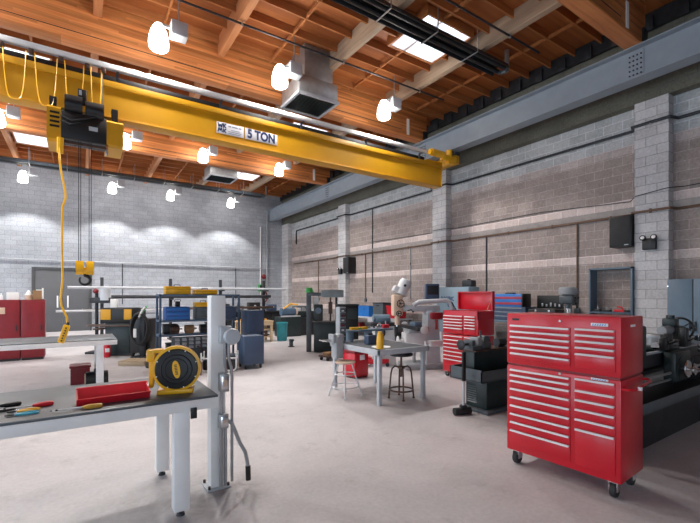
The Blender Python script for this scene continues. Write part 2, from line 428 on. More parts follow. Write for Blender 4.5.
# ---- exterior light
w = bpy.data.worlds.new('daylight'); sc.world = w; w.use_nodes = True
bg = w.node_tree.nodes['Background']; bg.inputs[0].default_value = (.70, .85, 1.0, 1); bg.inputs[1].default_value = 3.9
def portal(name, loc, rot, sx, sy):
    l = bpy.data.lights.new(name, 'AREA'); l.shape = 'RECTANGLE'; l.size = sx; l.size_y = sy; l.cycles.is_portal = True
    o = bpy.data.objects.new(name, l); C.objects.link(o); o.location = loc; o.rotation_euler = rot
for (a, b) in OP: portal('doorway_portal', (X0-.31, (a+b)/2, 2.15), (0, -PI/2, 0), 4.3, b-a)
portal('rear_doorway_portal', (-.25, Y0-.31, 1.5), (PI/2, 0, 0), 2.5, 3.0)
for (a, b, c, d) in SKY: portal('skylight_portal', ((a+b)/2, (c+d)/2, ZD+.24), (0, 0, 0), b-a, d-c)
# ---- camera
cam = bpy.data.cameras.new('camera'); co = bpy.data.objects.new('camera', cam); C.objects.link(co)
co.location = (0, 0, 1.65); co.rotation_euler = (PI/2, 0, -math.atan2(.5551728624609038, .8317349895170735))
cam.sensor_width = 36; cam.lens = 406/700*36; cam.shift_y = 33.5/700; cam.clip_start = .05; cam.clip_end = 100
sc.camera = co
sc.view_settings.view_transform = 'Standard'; sc.view_settings.look = 'None'; sc.view_settings.gamma = 1; sc.view_settings.exposure = 0.36
sc.view_settings.use_curve_mapping = False
try: sc.cycles.use_denoising = True; sc.cycles.max_bounces = 8; sc.cycles.diffuse_bounces = 5; sc.cycles.sample_clamp_indirect = 6
except Exception: pass

# ================================================================== HIGH BAY LAMPS
LAMP_DOWN, LAMP_UP = 310, 90
def bay_light(label, cone=140, up=1.0):
    t = thing('high_bay_light', label, 'ceiling light', (0, 0, 0), 0, 'high bay lamps hung in rows under the roof')
    MB().box(.20, .50, -.13, .13, .34, .62, .02).build('ballast_box', M['ltgrey'], t)
    MB().box(.0, .22, -.03, .03, .47, .52, .006).build('arm', M['steel'], t)
    MB().cyl((.35, 0, .60), (.35, 0, HT), .014, n=10).lathe([(.02, HT-.045), (.06, HT-.03), (.06, HT-.003), (.02, HT)], (.35, 0, 0), n=14).build('stem', M['steel'], t)
    MB().lathe([(.14, .02), (.168, .05), (.176, .13), (.165, .25), (.135, .36), (.10, .44), (.07, .485)], n=28).build('bell_reflector', M['bulb'], t)
    l = bpy.data.lights.new('lamp', 'SPOT'); l.energy = LAMP_DOWN; l.spot_size = math.radians(cone); l.spot_blend = .25; l.shadow_soft_size = .12; l.color = (1.0, .965, .93)
    o = bpy.data.objects.new('lamp', l); C.objects.link(o); o.parent = t; o.location = (0, 0, -.06)
    l = bpy.data.lights.new('lamp_glow', 'POINT'); l.energy = LAMP_UP*up; l.shadow_soft_size = .12; l.color = (1.0, .95, .88)
    o = bpy.data.objects.new('lamp_glow', l); C.objects.link(o); o.parent = t; o.location = (0, 0, .22)
    return t
LX = {'a': -1.9, 'b': 1.24, 'c': 3.68, 'd': 6.6, 'z': -5.0}
rows = [(8.3, [('z', ''), ('a', ''), ('b', 'lit high bay lamp of the nearest row, above the left part of the crane girder'),
               ('c', 'lit high bay lamp of the nearest row, left of the louvred air unit'), ('d', 'lit high bay lamp of the nearest row, closest to the blue runway beam')]),
        (14.97, [('z', ''), ('a', 'lit high bay lamp behind the yellow girder at the left edge of the photo'), ('b', 'lit high bay lamp behind the girder, just right of the crane hoist'),
                ('c', 'lit high bay lamp behind the girder, under the left end of the crane sign'), ('d', 'lit high bay lamp behind the girder, nearest to the blue runway beam')]),
        (21.15, [('z', ''), ('a', 'high bay lamp against the back wall, leftmost of the four there'), ('b', 'high bay lamp against the back wall, just right of the hoist ropes'),
                ('c', 'high bay lamp against the back wall, below the far air unit to its left'), ('d', 'high bay lamp against the back wall, nearest the right corner')])]
p0 = None
for yv, r in rows:
    for key, lab in r:
        lab = lab or 'lit high bay lamp hung outside the photo frame'
        zl = 6.22 if yv == 21.15 else 6.22 if yv == 8.3 else 6.38
        HT = 7.617-zl
        if key == 'z': p0 = bay_light(lab, 112 if yv == 21.15 else 140, .35 if yv == 21.15 else 1.0); p0.location = (LX[key], yv, zl)
        else: dup(p0, (LX[key], yv, zl), label=lab)
# ================================================================== CRANE
cr = thing('overhead_crane', 'long yellow overhead crane bridge marked 5 TON running across the room', 'crane', (0, 8.6, 0))
g = MB(); g.box(-7.9, 8.9, -.11, .11, 4.86, 5.40); g.box(-7.9, 8.9, -.15, .15, 4.83, 4.862, .004)
gd = g.build('girder', M['yellow'], cr)
B(-7.9, 8.9, -.15, .15, 5.38, 5.50, .006).build('cap_channel', M['yellow'], gd)
B(8.9, 8.912, -.14, .14, 4.84, 5.49).build('end_plate', M['yellow'], gd)
B(-7.9, 8.3, -.02, .06, 5.505, 5.64).build('conductor_bar', M['black'], cr)
r = MB(); r.box(-7.9, 8.25, -.215, -.175, 5.685, 5.775, .006)
r.build('festoon_track', M['paper'], cr)
B(-7.9, 8.25, -.175, -.09, 5.70, 5.735).build('track_channel', M['ltgrey'], cr)
for k in range(9):
    x = -6.9+k*1.87
    MB().box(x-.02, x+.02, -.1, -.06, 5.5, 5.68).box(x-.02, x+.02, -.2, -.06, 5.655, 5.665).build('track_bracket', M['mgrey'], cr)
et = MB()
et.box(9.22, 9.44, -.34, 1.4, 5.55, 5.80, .02)
eto = et.build('end_truck', M['yellow'], cr)
for yy_ in (-.22, 1.2):
    for xx in (9.2, 9.46):
        MB().cyl((xx-.03, yy_, 5.87), (xx+.03, yy_, 5.87), .085, n=20).build('wheel', M['dark_steel'], eto)
MB().box(8.75, 9.3, -.36, -.20, 5.56, 5.72, .02).cyl((8.33, -.28, 5.72), (8.8, -.28, 5.72), .10, n=18).cyl((8.27, -.28, 5.72), (8.34, -.28, 5.72), .075, n=18).build('drive_motor', M['yellow2'], cr)
MB().cyl((9.06, -.28, 5.68), (9.06, -.28, 5.90), .09, n=18).box(8.98, 9.2, -.34, -.2, 5.5, 5.70, .01).build('gearbox', M['yellow2'], cr)
MB().box(8.3, 8.93, -.14, .14, 5.44, 5.56).build('saddle', M['yellow'], cr)
# sign
def plate(x0, x1): return B(x0, x1, -.118, -.111, 5.0, 5.235, .002).build('capacity_sign', M['sign'], cr)
s1 = plate(2.36, 2.93); s2 = plate(2.96, 3.70)
text('lettering', '5 TON', .26, M['ink'], s2, (3.33, -.1195, 5.118), (PI/2, 0, 0), sx=.82, off=.045)
lg = MB()
def stroke(m, x0, z0, x1, z1, t=.016):
    d = Vector((x1-x0, 0, z1-z0)); n = Vector((-d.z, 0, d.x)).normalized()*t/2
    q = [(x0+n.x, z0+n.z), (x1+n.x, z1+n.z), (x1-n.x, z1-n.z), (x0-n.x, z0-n.z)]
    m.prism(q, -.1205, -.1180, 'Y')
for dz, flip in ((5.128, 0), (5.03, 1)):       # two rows of joined block letters
    for a, b in (((0, .085), (.02, 0)), ((.02, 0), (.045, .06)), ((.045, .06), (.07, 0)), ((.07, 0), (.09, .085)), ((.115, .085), (.115, 0)), ((.115, .04), (.17, .085)), ((.125, .045), (.17, 0))):
        if flip: a, b = (a[0], .085-a[1]), (b[0], .085-b[1])
        stroke(lg, 2.385+a[0], dz+a[1], 2.385+b[0], dz+b[1], .022)
lg.build('logo', M['ink'], s1)
ln = MB()
for k, (a, b, t) in enumerate(((2.60, 2.66, .03), (2.68, 2.80, .03), (2.82, 2.88, .03))): ln.box(a, b, -.1205, -.118, 5.165, 5.165+t)
for k, (a, b) in enumerate(((2.60, 2.86), (2.60, 2.88), (2.66, 2.84))): ln.box(a, b, -.1205, -.118, 5.03+k*.036, 5.042+k*.036)
ln.build('small_print', mat('sign_print', (.30, .33, .42), .5), s1)

# festoon cable: one cable hung in loops from trolleys on the track
fc = thing('festoon_cable', 'yellow power cable hanging in loops along the crane girder', 'cable', (0, 8.38, 0))
ends = [(-2.35, -1.95, 4.86), (-1.85, -1.45, 4.82), (-1.36, -1.04, 4.8), (-1.0, -.71, 4.78), (-.60, -.30, 4.77), (-.20, .07, 4.75), (.17, .33, 4.76)]
for a, b, zb in ends:
    pts = []
    for k in range(25):
        t = k/24; e = 2*t-1
        x = (a+b)/2+(b-a)/2*(1.0*math.copysign(abs(e)**.75, e)); z = zb+(5.60-zb)*abs(e)**3.4
        pts.append((x, -.02+.01*math.sin(9*t), z))
    MB().tube(pts, .0085, 6).build('cable_loop', M['yellow2'], fc)
for x in (-2.4, -1.9, -1.40, -1.02, -.65, -.25, .12, .36):
    MB().box(x-.035, x+.035, -.03, .05, 5.57, 5.655, .008).build('carrier', M['brown'], fc)

# hoist trolley
ho = thing('crane_hoist', 'black and yellow hoist trolley hung under the girder, with hook block on ropes', 'hoist', (0, 8.6, 0))
for x0, x1, z0, z1 in ((-.44, -.25, 4.19, 4.80), (.40, .66, 4.25, 4.74)):
    p = MB().prism([(-.34, z0+.04), (-.30, z0), (.30, z0), (.34, z0+.04), (.34, z1-.1), (.24, z1), (-.24, z1), (-.34, z1-.06)], x0, x1, 'X').build('end_housing', M['yellow'], ho)
    if x0 < 0:
        sl = MB()
        for k in range(4): sl.box(x0+.04, x1-.02, -.347, -.335, 4.42+k*.075, 4.455+k*.075)
        sl.build('cable_slot', M['black'], p)
dm = MB(); dm.cyl((-.25, 0, 4.50), (.40, 0, 4.50), .24, n=28)
for k in range(9): dm.lathe([(.24, -.018), (.252, 0), (.24, .018)], (-.2+k*.07, 0, 4.50), 'X', 28)
dm.build('rope_drum', M['dark_steel'], ho)
MB().box(-.25, .40, -.36, -.22, 4.27, 4.72, .02).build('control_box', M['black'], ho)
MB().box(.14, .27, -.366, -.359, 4.46, 4.53).build('data_plate', M['ltgrey'], ho)
MB().cyl((-.20, -.29, 4.86), (.05, -.29, 4.86), .155, n=22).cyl((.09, -.29, 4.82), (.36, -.29, 4.82), .15, n=22).build('motor', M['black'], ho)
MB().box(-.02, .11, -.34, -.24, 4.9, 5.15, .015).build('brake_housing', M['black'], ho)
MB().box(.0, .04, -.348, -.338, 5.04, 5.12).build('nameplate', M['ltgrey'], ho)
MB().tube([(-.25, -.37, 4.62), (-.1, -.41, 4.55), (.05, -.40, 4.62), (.25, -.38, 4.70), (.33, -.3, 4.72)], .014, 7).tube([(-.25, -.37, 4.54), (-.12, -.41, 4.49), (.02, -.38, 4.56)], .014, 7).build('wiring', M['rubber'], ho)
MB().box(-.25, .42, -.30, -.26, 4.20, 4.235).build('bottom_rail', M['brown'], ho)
MB().box(.395, .425, -.33, -.29, 4.10, 4.30, .005).build('limit_arm', M['chrome'], ho)
for x in (-.36, .53):
    for q in (-.24, .20): B(x-.05, x+.05, q, q+.04, 4.62, 4.96).build('side_plate', M['dark_steel'], ho)
    for yv in (-.185, .185): MB().cyl((x, yv-.02, 4.92), (x, yv+.02, 4.92), .055, n=16).build('wheel', M['dark_steel'], ho)
MB().box(.335, .355, -.2, -.16, 4.5, 5.66).build('tow_arm', M['steel'], ho)
for x in (-.005, .025, .145, .175):
    MB().cyl((x, -.28, 2.16), (x, -.28, 4.3), .006, n=6).build('rope', M['dark_steel'], ho)
hb = MB()
for x in (.01, .16): hb.prism([(-.36, 2.04), (-.33, 2.0), (-.23, 2.0), (-.20, 2.04), (-.20, 2.16), (-.24, 2.23), (-.32, 2.23), (-.36, 2.16)], x-.055, x+.055, 'X')
hb.box(.05, .12, -.34, -.22, 2.01, 2.12, .01)
hbo = hb.build('hook_block', M['yellow2'], ho)
for x in (.01, .16): MB().cyl((x-.058, -.28, 2.13), (x+.058, -.28, 2.13), .025, n=12).build('sheave_pin', M['dark_steel'], hbo)
hk = [(.085, -.28, 2.02), (.085, -.28, 1.985)]+[(.085+.078*math.cos(a), -.28, 1.905+.078*math.sin(a)) for a in [PI/2-2*PI*k/18*.86 for k in range(19)]]
MB().tube(hk, [.024]*2+[.03-.016*k/18 for k in range(19)], 10).build('hook', M['black'], hbo)

# pendant control
pd = thing('pendant_control', 'yellow push-button pendant on a long yellow cable in front of the far bench', 'crane control', (-.23, 8.10, 0))
pts = [(-.03, .22, 4.22)]
for px, py in ((60, 158), (61, 170), (64.5, 190), (65, 198), (62.5, 207), (62, 235), (62.3, 262), (62.5, 280), (61, 298), (61.5, 305), (63, 310), (66, 317), (66.5, 325)):
    pts.append(((px-62)*.0164, .0, 1.65+(295-py)*6.63/406))
sm = []
for i in range(len(pts)-1):
    for k in range(3):
        t = k/3; sm.append(Vector(pts[i]).lerp(Vector(pts[i+1]), t))
sm.append(Vector(pts[-1]))
MB().tube(sm, .017, 7).build('cable', M['yellow2'], pd)
MB().tube([(-.03, .16, 4.0), (-.025, .14, 4.25)], .05, 10).build('cable_anchor', M['yellow2'], pd)
hs = MB().box(-.048, .048, -.04, .04, -.15, .15, .018)
hso = hs.build('handset', M['yellow2'], pd, (.025, 0, 1.015), (0, math.radians(17), 0))
bt = MB()
for k in range(6): bt.cyl((0, -.052, -.11+k*.042), (0, -.036, -.11+k*.042), .013, n=10)
bt.build('buttons', M['black'], hso)
MB().tube([(0, 0, .14), (0, 0, .2)], .022, 8).build('strain_relief', M['black'], hso)

# ================================================================== TUBE HEATERS
def heater(label, x0, x1, hood):
    t = thing('tube_heater', label, 'heater', (0, 0, 0), 0, 'gas tube heaters under the roof')
    o = [(-.23, 0), (-.20, .10), (-.10, .17), (.10, .17), (.20, .10), (.23, 0), (.215, 0), (.19, .09), (.095, .155), (-.095, .155), (-.19, .09), (-.215, 0)]
    m = MB()
    n = 12; A = [m.bm.verts.new((x0, p[0], p[1])) for p in o]; Bv = [m.bm.verts.new((x1, p[0], p[1])) for p in o]
    for k in range(n): m.bm.faces.new((A[k], Bv[k], Bv[(k+1) % n], A[(k+1) % n]))
    m.build('reflector_hood', hood, t)
    for y in (-.10, .10): MB().cyl((x0, y, .055), (x1, y, .055), .05, n=14).build('burner_tube', M['black'], t)
    MB().tube([(x1, -.10, .055), (x1+.10, -.09, .055), (x1+.14, 0, .055), (x1+.10, .09, .055), (x1, .10, .055)], .05, 12).build('return_bend', M['mgrey'], t)
    k = x0+.5
    while k < x1:
        MB().box(k-.012, k+.012, -.245, .245, -.02, -.005).box(k-.01, k+.01, -.245, -.232, -.02, .62).box(k-.01, k+.01, .232, .245, -.02, .62).build('hanger', M['steel'], t)
        k += 1.22
    MB().tube([(x1+.14, 0, .055), (x1+.22, 0, .10), (x1+.24, 0, .2), (x1+.24, 0, .60)], .055, 12).build('flue', M['steel'], t)
    return t
h = heater('black twin tube heater below the skylight at top centre', -3.0, 8.4, M['dark_steel']); h.location = (0, 6.08, 6.99)
h = heater('white hooded tube heater behind the crane girder', -7.0, 8.3, M['white']); h.location = (0, 14.40, 6.97)
h = heater('tube heater running along the top of the back wall', -7.0, 8.0, M['mgrey']); h.location = (0, 20.3, 6.78)

# ================================================================== LOUVRED AIR UNITS
def air_unit(label):
    t = thing('air_unit', label, 'ventilation unit', (0, 0, 0), 0, 'louvred air units hung from the roof')
    MB().box(-.525, .525, -.475, .475, .06, .46, .012).build('housing', M['steel'], t)
    f = MB()
    for a in ((-.55, .55, -.5, -.44), (-.55, .55, .44, .5)): f.box(a[0], a[1], a[2], a[3], 0, .06)
    for a in ((-.55, -.49), (.49, .55)): f.box(a[0], a[1], -.44, .44, 0, .06)
    lf = f.build('louvre_frame', M['ltgrey'], t)
    s = MB()
    for k in range(15):
        y = -.41+k*.0585
        s.prism([(y-.022, .012), (y-.016, .008), (y+.022, .044), (y+.016, .05)], -.49, .49, 'X')
    s.build('louvre_slats', M['mgreen'], lf)
    MB().box(-.30, .47, -.32, .38, .46, 1.31, .004).build('duct', M['steel'], t)
    return t
a1 = air_unit('louvred metal air unit hung in front of the nearest full beam'); a1.location = (4.73, 8.88, 6.30)
dup(a1, (4.75, 16.5, 6.30), label='louvred air unit high above the back wall, beside a far skylight')

# ================================================================== PIPES AND CONDUITS
def pipe(name, label, cat, pts, r, m, clamps=(), cm=None, off=(.0, .0, .0), group=None):
    t = thing(name, label, cat, pts[0], 0, group); p0 = Vector(pts[0])
    MB().tube([Vector(p)-p0 for p in pts], r, 8).build('run', m, t)
    for c in clamps:
        c = Vector(c)-p0
        MB().box(c.x-max(off[0], .02), c.x+max(off[0], .02), c.y-max(off[1], .02), c.y+max(off[1], .02), c.z-.045, c.z+.045, .004).build('clamp', cm or M['steel'], t)
    return t
pipe('sprinkler_pipe', 'thin dark pipe under the roof passing in front of the nearest lamps', 'pipe', [(-2, 8.05, 7.14), (8.55, 8.05, 7.14)], .022, M['dark_steel'], [(x, 8.05, 7.14) for x in (.31, 2.75, 5.19, 7.63)])
pipe('sprinkler_pipe', 'thin dark pipe under the roof between black tube heater and near beam', 'pipe', [(-1, 5.3, 7.165), (8.72, 5.3, 7.165)], .022, M['dark_steel'], [(x, 5.3, 7.165) for x in (2.75, 5.19, 7.63)])
def wallrun(z, r, ys, lo=10.30, hi=10.06):
    pts = []
    ya, yb = ys
    pts.append((lo, ya, z))
    for a, b in PIL:
        if a > ya and b < yb: pts += [(lo, a-.10, z), (hi, a-.03, z), (hi, b+.03, z), (lo, b+.10, z)]
    pts.append((lo, yb, z)); return pts
up = wallrun(5.31, .035, (.2, 20.9)); up += [(10.30, 20.95, 5.25), (10.30, 20.95, 4.55)]
pipe('wall_conduit', 'dark conduit running high along the right wall and around its pilasters', 'conduit', up, .033, M['dark_steel'], [(10.31, y, 5.31) for y in (1.6, 5.4, 6.9, 8.3, 11.5, 13, 14.5, 17.5, 19)]+[(10.07, y, 5.31) for y in (3.62, 9.72)])
pipe('wall_conduit', 'brown conduit under the pale ledge along the right wall', 'conduit', wallrun(3.44, .028, (.2, 21.3)), .026, M['cond'], [(10.31, y, 3.44) for y in (1.6, 4.5, 5.9, 7.2, 8.6, 11.5, 13, 14.5, 17.5, 19)]+[(10.07, y, 3.44) for y in (3.62, 9.72)], M['cond'])
pipe('wall_cable', 'thin cable strung along the right wall above the pale ledge', 'cable', [(10.33, .3, 3.92), (10.32, 3.1, 3.88), (10.08, 3.32, 3.86), (10.085, 3.90, 3.80), (10.32, 4.1, 3.75), (10.32, 6.2, 3.87), (10.32, 9.2, 3.85), (10.08, 9.45, 3.85), (10.08, 9.98, 3.85), (10.32, 10.2, 3.83), (10.32, 14, 3.9)], .009, M['dark_steel'])
def drop(label, y, z0, z1, m=None, box=True):
    t = pipe('wall_conduit', label, 'conduit', [(10.32, y, z0), (10.32, y, z1)], .02, m or M['cond'], [(10.325, y, z0-.6)], M['cond'])
    if box: MB().box(-.04, .025, -.07, .07, z1-z0-.14, z1-z0, .01).build('junction_box', M['mgrey'], t)
drop('vertical brown conduit ending in a box, left of the wall frame rack', 5.27, 3.42, 1.32)
drop('vertical dark conduit above the open red tool chest', 7.98, 3.42, 1.45, M['dark_steel'])
drop('vertical thin conduit above the white milling machine', 11.4, 3.42, 1.45, M['steel'], False)
drop('tall vertical conduit behind the blue tote, reaching the high dark conduit', 13.75, 5.29, 1.75, M['dark_steel'], False)
drop('short vertical brown conduit left of the tall one behind the table', 14.25, 3.42, 1.5)
drop('vertical brown conduit in the far bay of the right wall', 18.4, 3.42, 1.5)
pipe('wall_rail', 'long thin grey pipe along the back wall above the door', 'pipe', [(-7.5, 22.44, 3.20), (9.6, 22.44, 3.20)], .03, M['ltgrey'], [(x, 22.46, 3.2) for x in (-5, -2.8, .6, 3, 5.4, 7.8)])
pipe('wall_conduit', 'white vertical conduit on the back wall near the right corner', 'conduit', [(8.75, 22.46, 5.6), (8.75, 22.46, 1.6)], .03, M['white'], [(8.75, 22.47, 4), (8.75, 22.47, 2.6)])
pipe('wall_conduit', 'dark vertical pipe on the back wall just left of the corner', 'conduit', [(9.15, 22.44, 6.4), (9.15, 22.44, .02)], .05, M['grey'], [(9.15, 22.46, 5), (9.15, 22.46, 2.6)])
pipe('wall_conduit', 'thin vertical conduit on the back wall above the blue shelving', 'conduit', [(7.3, 22.47, 3.2), (7.3, 22.47, 1.4)], .018, M['dark_steel'])
pipe('wall_conduit', 'thin vertical conduit on the back wall right of the double door', 'conduit', [(1.75, 22.47, 3.2), (1.75, 22.47, 1.2)], .018, M['dark_steel'])
fb = thing('fire_bell', 'red round fire bell on the back wall near the corner', 'alarm', (8.95, 22.36, 2.72))
MB().lathe([(.02, .12), (.14, .12), (.14, .07), (.10, .02), (.04, 0), (.015, -.02)], (0, 0, 0), 'Y').build('gong', M['red_dk'], fb)
MB().box(-.07, .07, .10, .14, -.07, .07).build('mount', M['red_dk'], fb)
gb = thing('wall_box', 'small green box below the white conduit on back wall', 'electrical box', (8.75, 22.36, 2.06))
MB().box(-.14, .14, -.06, .13, -.20, .20, .02).build('housing', M['green'], gb); MB().box(-.1, .1, -.066, -.058, -.15, .15).build('lid', M['mgreen'], gb)
hr = thing('hose_loop', 'dark hose looped on the back wall by the corner', 'hose', (8.97, 22.38, 1.55))
MB().tube([(.16*math.cos(a), .03*math.sin(a*3), .30*math.sin(a)) for a in [2*PI*k/24 for k in range(24)]], .035, 8, closed=True).build('coil', M['red_dk'], hr)
MB().box(-.05, .05, 0, .12, .22, .32).build('bracket', M['dark_steel'], hr)

# ================================================================== WALL-MOUNTED DEVICES
def speaker(label, loc, w, d, hh):
    t = thing('wall_speaker', label, 'speaker', loc, 0, 'black speakers on the right wall')
    MB().box(-d, 0, -w/2, w/2, 0, hh, .012).build('cabinet', M['black'], t)
    MB().box(-d-.012, -d, -w/2+.02, w/2-.02, .06, hh-.02, .004).build('grille', M['rubber'], t)
    MB().box(-d-.016, -d-.01, -w/2+.05, -w/2+.13, .025, .045).build('badge', M['ltgrey'], t)
    return t
speaker('big black speaker on the wall beside the near pilaster', (10.35, 4.17, 2.72), .44, .36, .68)
speaker('black speaker on the wall beside the far pilaster, above the machines', (10.35, 15.25, 2.62), .46, .40, .72)
def emlight(label, loc):
    t = thing('emergency_light', label, 'emergency light', loc, 0, 'twin-headed emergency lights on pilasters')
    MB().box(-.11, 0, -.12, .12, -.13, .11, .012).build('battery_box', M['black'], t)
    for s in (-1, 1):
        hd = MB().lathe([(.012, .07), (.045, .06), (.06, .0), (.058, -.01), (.05, -.012)], (0, 0, 0), 'X', 18).build('lamp_head', M['black'], t, (-.13, s*.10, .125), (0, math.radians(14), 0))
        MB().lathe([(.048, -.008), (.03, -.016), (.002, -.019)], (0, 0, 0), 'X', 18).build('lens', M['sign'], hd)
    return t
emlight('black emergency light with two lenses on the near pilaster', (10.10, 3.63, 2.74))
emlight('black emergency light on the far pilaster beside the far speaker', (10.10, 15.85, 2.74))
# ================================================================== RED TOOL CHESTS
def caster(m_parent, x, y, z1, r=.055, swivel=0):
    t = MB(); t.box(x-.045, x+.045, y-.04, y+.04, z1-.012, z1)
    t.box(x-.035, x+.035, y-.032, y-.026, r*.9, z1-.01).box(x-.035, x+.035, y+.026, y+.032, r*.9, z1-.01)
    c = t.build('caster', M['chrome'], m_parent)
    MB().lathe([(r*.4, -.024), (r*.9, -.022), (r, -.012), (r, .012), (r*.9, .022), (r*.4, .024)], (x, y, r), 'Y', 20).build('wheel', M['rubber'], c)
    return c
def drawer_bank(par, y0, y1, tops, bottom, locks=(), name='drawer'):
    """drawers on the x=0 face between y0 and y1; tops = handle heights, top first"""
    for i, h in enumerate(tops):
        zb = tops[i+1]+.012 if i+1 < len(tops) else bottom
        d = MB().box(-.012, .02, y0, y1, zb+.002, h+.008, .003).build(name if (h-zb) < .25 else 'door', M['red'], par)
        MB().prism([(-.034, h-.008), (-.028, h+.006), (-.010, h+.006), (-.010, h-.004), (-.026, h-.004), (-.029, h-.010)], y0+.004, y1-.004, 'Y').build('handle', M['alu'], d)
def badge(par, y0, y1, z, zb=.013):
    p = MB().box(-.018, -.012, y0, y1, z-zb, z+zb, .002).build('badge', M['alu'], par)
    l = MB(); n = 6; w = (y1-y0-.02)/n
    for k in range(n):
        yk = y1-.01-k*w
        l.prism([(-.0, 0)]*0 or [(yk, z-zb*.6), (yk-w*.35, z-zb*.6), (yk-w*.75, z+zb*.6), (yk-w*.4, z+zb*.6)], -.0205, -.018, 'X')
    l.build('lettering', M['bluestripe'], p)
c1 = thing('tool_chest', 'big two-stack red rolling tool chest in the right foreground', 'tool chest', (3.575, 1.485, 0), math.radians(3.6), 'red rolling tool chests')
D, W = .49, .99
bc = MB().box(0, D, 0, W, .14, .965, .008); bc.build('cabinet', M['red'], c1)
MB().box(0, D, 0, W, .985, 1.47, .008).build('top_chest', M['red'], c1)
MB().box(.01, D-.01, .01, W-.01, .963, .987).build('chest_gap', M['red_dk'], c1)
drawer_bank(c1, .386, .946, [1.355, 1.299, 1.246, 1.193, 1.140, 1.087], 1.026)
drawer_bank(c1, .038, .343, [1.360, 1.309, 1.257, 1.203, 1.148], 1.030)
drawer_bank(c1, .386, .946, [.926, .874, .818, .741, .660, .580, .499, .419, .338], .20)
drawer_bank(c1, .038, .343, [.934, .834, .754, .672, .589, .503], .20)
for z in (1.42, .955):
    MB().cyl((-.008, .475, z), (.004, .475, z), .011, n=12).build('lock', M['chrome'], c1)
badge(c1, .085, .215, 1.405); badge(c1, .085, .215, .955, .009)
MB().box(-.004, .002, .86, .93, 1.405, 1.425).build('maker_mark', M['black'], c1)
MB().box(.20, .30, -.004, .001, 1.385, 1.405).build('side_mark', M['sign'], c1)
hd = MB().tube([(.02, 0, .90), (.02, -.05, .90), (.06, -.075, .90), (.42, -.075, .925), (.46, -.05, .93), (.46, 0, .93)], .011, 8).build('push_handle', M['red'], c1)
MB().cyl((.12, -.078, .905), (.12, -.105, .905), .016, n=12).build('handle_knob', M['sign'], hd)
MB().box(D, D+.11, .05, .09, .945, .97, .004).build('rear_bracket', M['red'], c1)
for x, y in ((.07, .07), (.07, .92), (.42, .07), (.42, .92)): caster(c1, x, y, .14, .062)

c2 = thing('tool_chest', 'red tool chest standing open with its lid up, beside the white milling machine', 'tool chest', (6.2, 4.98, 0), 0, 'red rolling tool chests')
D2, W2 = .48, .88
MB().box(0, D2, 0, W2, .11, .86, .006).build('cabinet', M['red'], c2)
tc2 = MB().box(0, D2, .0, W2, .88, 1.20, .006).box(0, .02, 0, W2, 1.19, 1.34).box(D2-.02, D2, 0, W2, 1.19, 1.34).box(0, D2, 0, .02, 1.19, 1.34).box(0, D2, W2-.02, W2, 1.19, 1.34)
tc2.build('top_chest', M['red'], c2)
lid = MB().box(D2+.0, D2+.03, .01, W2-.01, 1.35, 1.72, .005).box(D2-.05, D2, .01, .03, 1.36, 1.72).box(D2-.05, D2, W2-.03, W2-.01, 1.36, 1.72).box(D2-.05, D2, .01, W2-.01, 1.70, 1.72)
lid.build('lid', M['red'], c2)
MB().tube([(.3, .06, 1.3), (D2-.03, .05, 1.55)], .006, 6).build('lid_stay', M['chrome'], c2)
drawer_bank(c2, .36, .85, [1.235, 1.17, 1.11, 1.05, .99], .90)
drawer_bank(c2, .06, .31, [1.235, 1.18, 1.125, 1.07, 1.01], .90)
drawer_bank(c2, .36, .85, [.83, .755, .675, .60, .52, .44, .36], .17)
drawer_bank(c2, .06, .31, [.83, .70, .57, .44], .17)
for x, y in ((.06, .07), (.06, .81), (.42, .07), (.42, .81)): caster(c2, x, y, .11, .045)

# ================================================================== FOREGROUND BENCH
def bench(label, loc, L, Dp, legs):
    """steel bench, local x 0..L along, y 0..Dp deep"""
    t = thing('workbench', label, 'workbench', loc, 0, 'long white steel workbenches')
    MB().box(0, L, 0, Dp, .865, .885, .003).build('top', M['bench_top'], t)
    a = MB().box(.0, L, -.006, .03, .79, .868, .004).box(0, L, Dp-.03, Dp+.006, .79, .868, .004).box(-.006, .03, 0, Dp, .79, .868, .004).box(L-.03, L+.006, 0, Dp, .79, .868, .004)
    a.build('apron', M['white'], t)
    for lx in legs:
        for ly in (.03, Dp-.14):
            l = MB().box(lx-.055, lx+.055, ly, ly+.11, .045, .80, .008).build('leg', M['white'], t)
            MB().cyl((lx, ly+.055, .0), (lx, ly+.055, .018), .032, .026, n=16).cyl((lx, ly+.055, .018), (lx, ly+.055, .08), .012, n=10).build('levelling_foot', M['dark_steel'], l)
    return t
b1 = bench('nearest white workbench with a dark steel top carrying hand tools and a cord reel', (-2.3, 3.16, 0), 3.19, .99, (.35, 2.935))
MB().box(2.985, 3.03, -.022, -.006, .735, .815, .004).build('magnet_clip', M['black'], b1)
b2 = bench('far white workbench behind the pendant control, with a bare top', (-2.6, 8.15, 0), 3.15, 1.15, (.3, 2.90))

# red tray: open trough
t = thing('parts_tray', 'red plastic trough lying open on the near workbench', 'tray', (-.015, 3.40, .885), math.radians(1.5))
s = MB(); L = .455
def shell(o, th):   # profile in (y,z), open top
    return o
pr = [(-.05, 0), (.05, 0), (.085, .10), (.075, .10), (.043, .008), (-.045, .008), (-.085, .055), (-.095, .055)]
s.prism(pr, 0, L, 'X').build('trough', M['red_pl'], t)
for x in (0, L-.008): MB().prism([(-.05, 0), (.05, 0), (.082, .095), (-.088, .05)], x, x+.008, 'X').build('end_wall', M['red_pl'], t)
MB().box(.0, L, .074, .092, .094, .102, .003).build('rim', M['red_pl'], t)

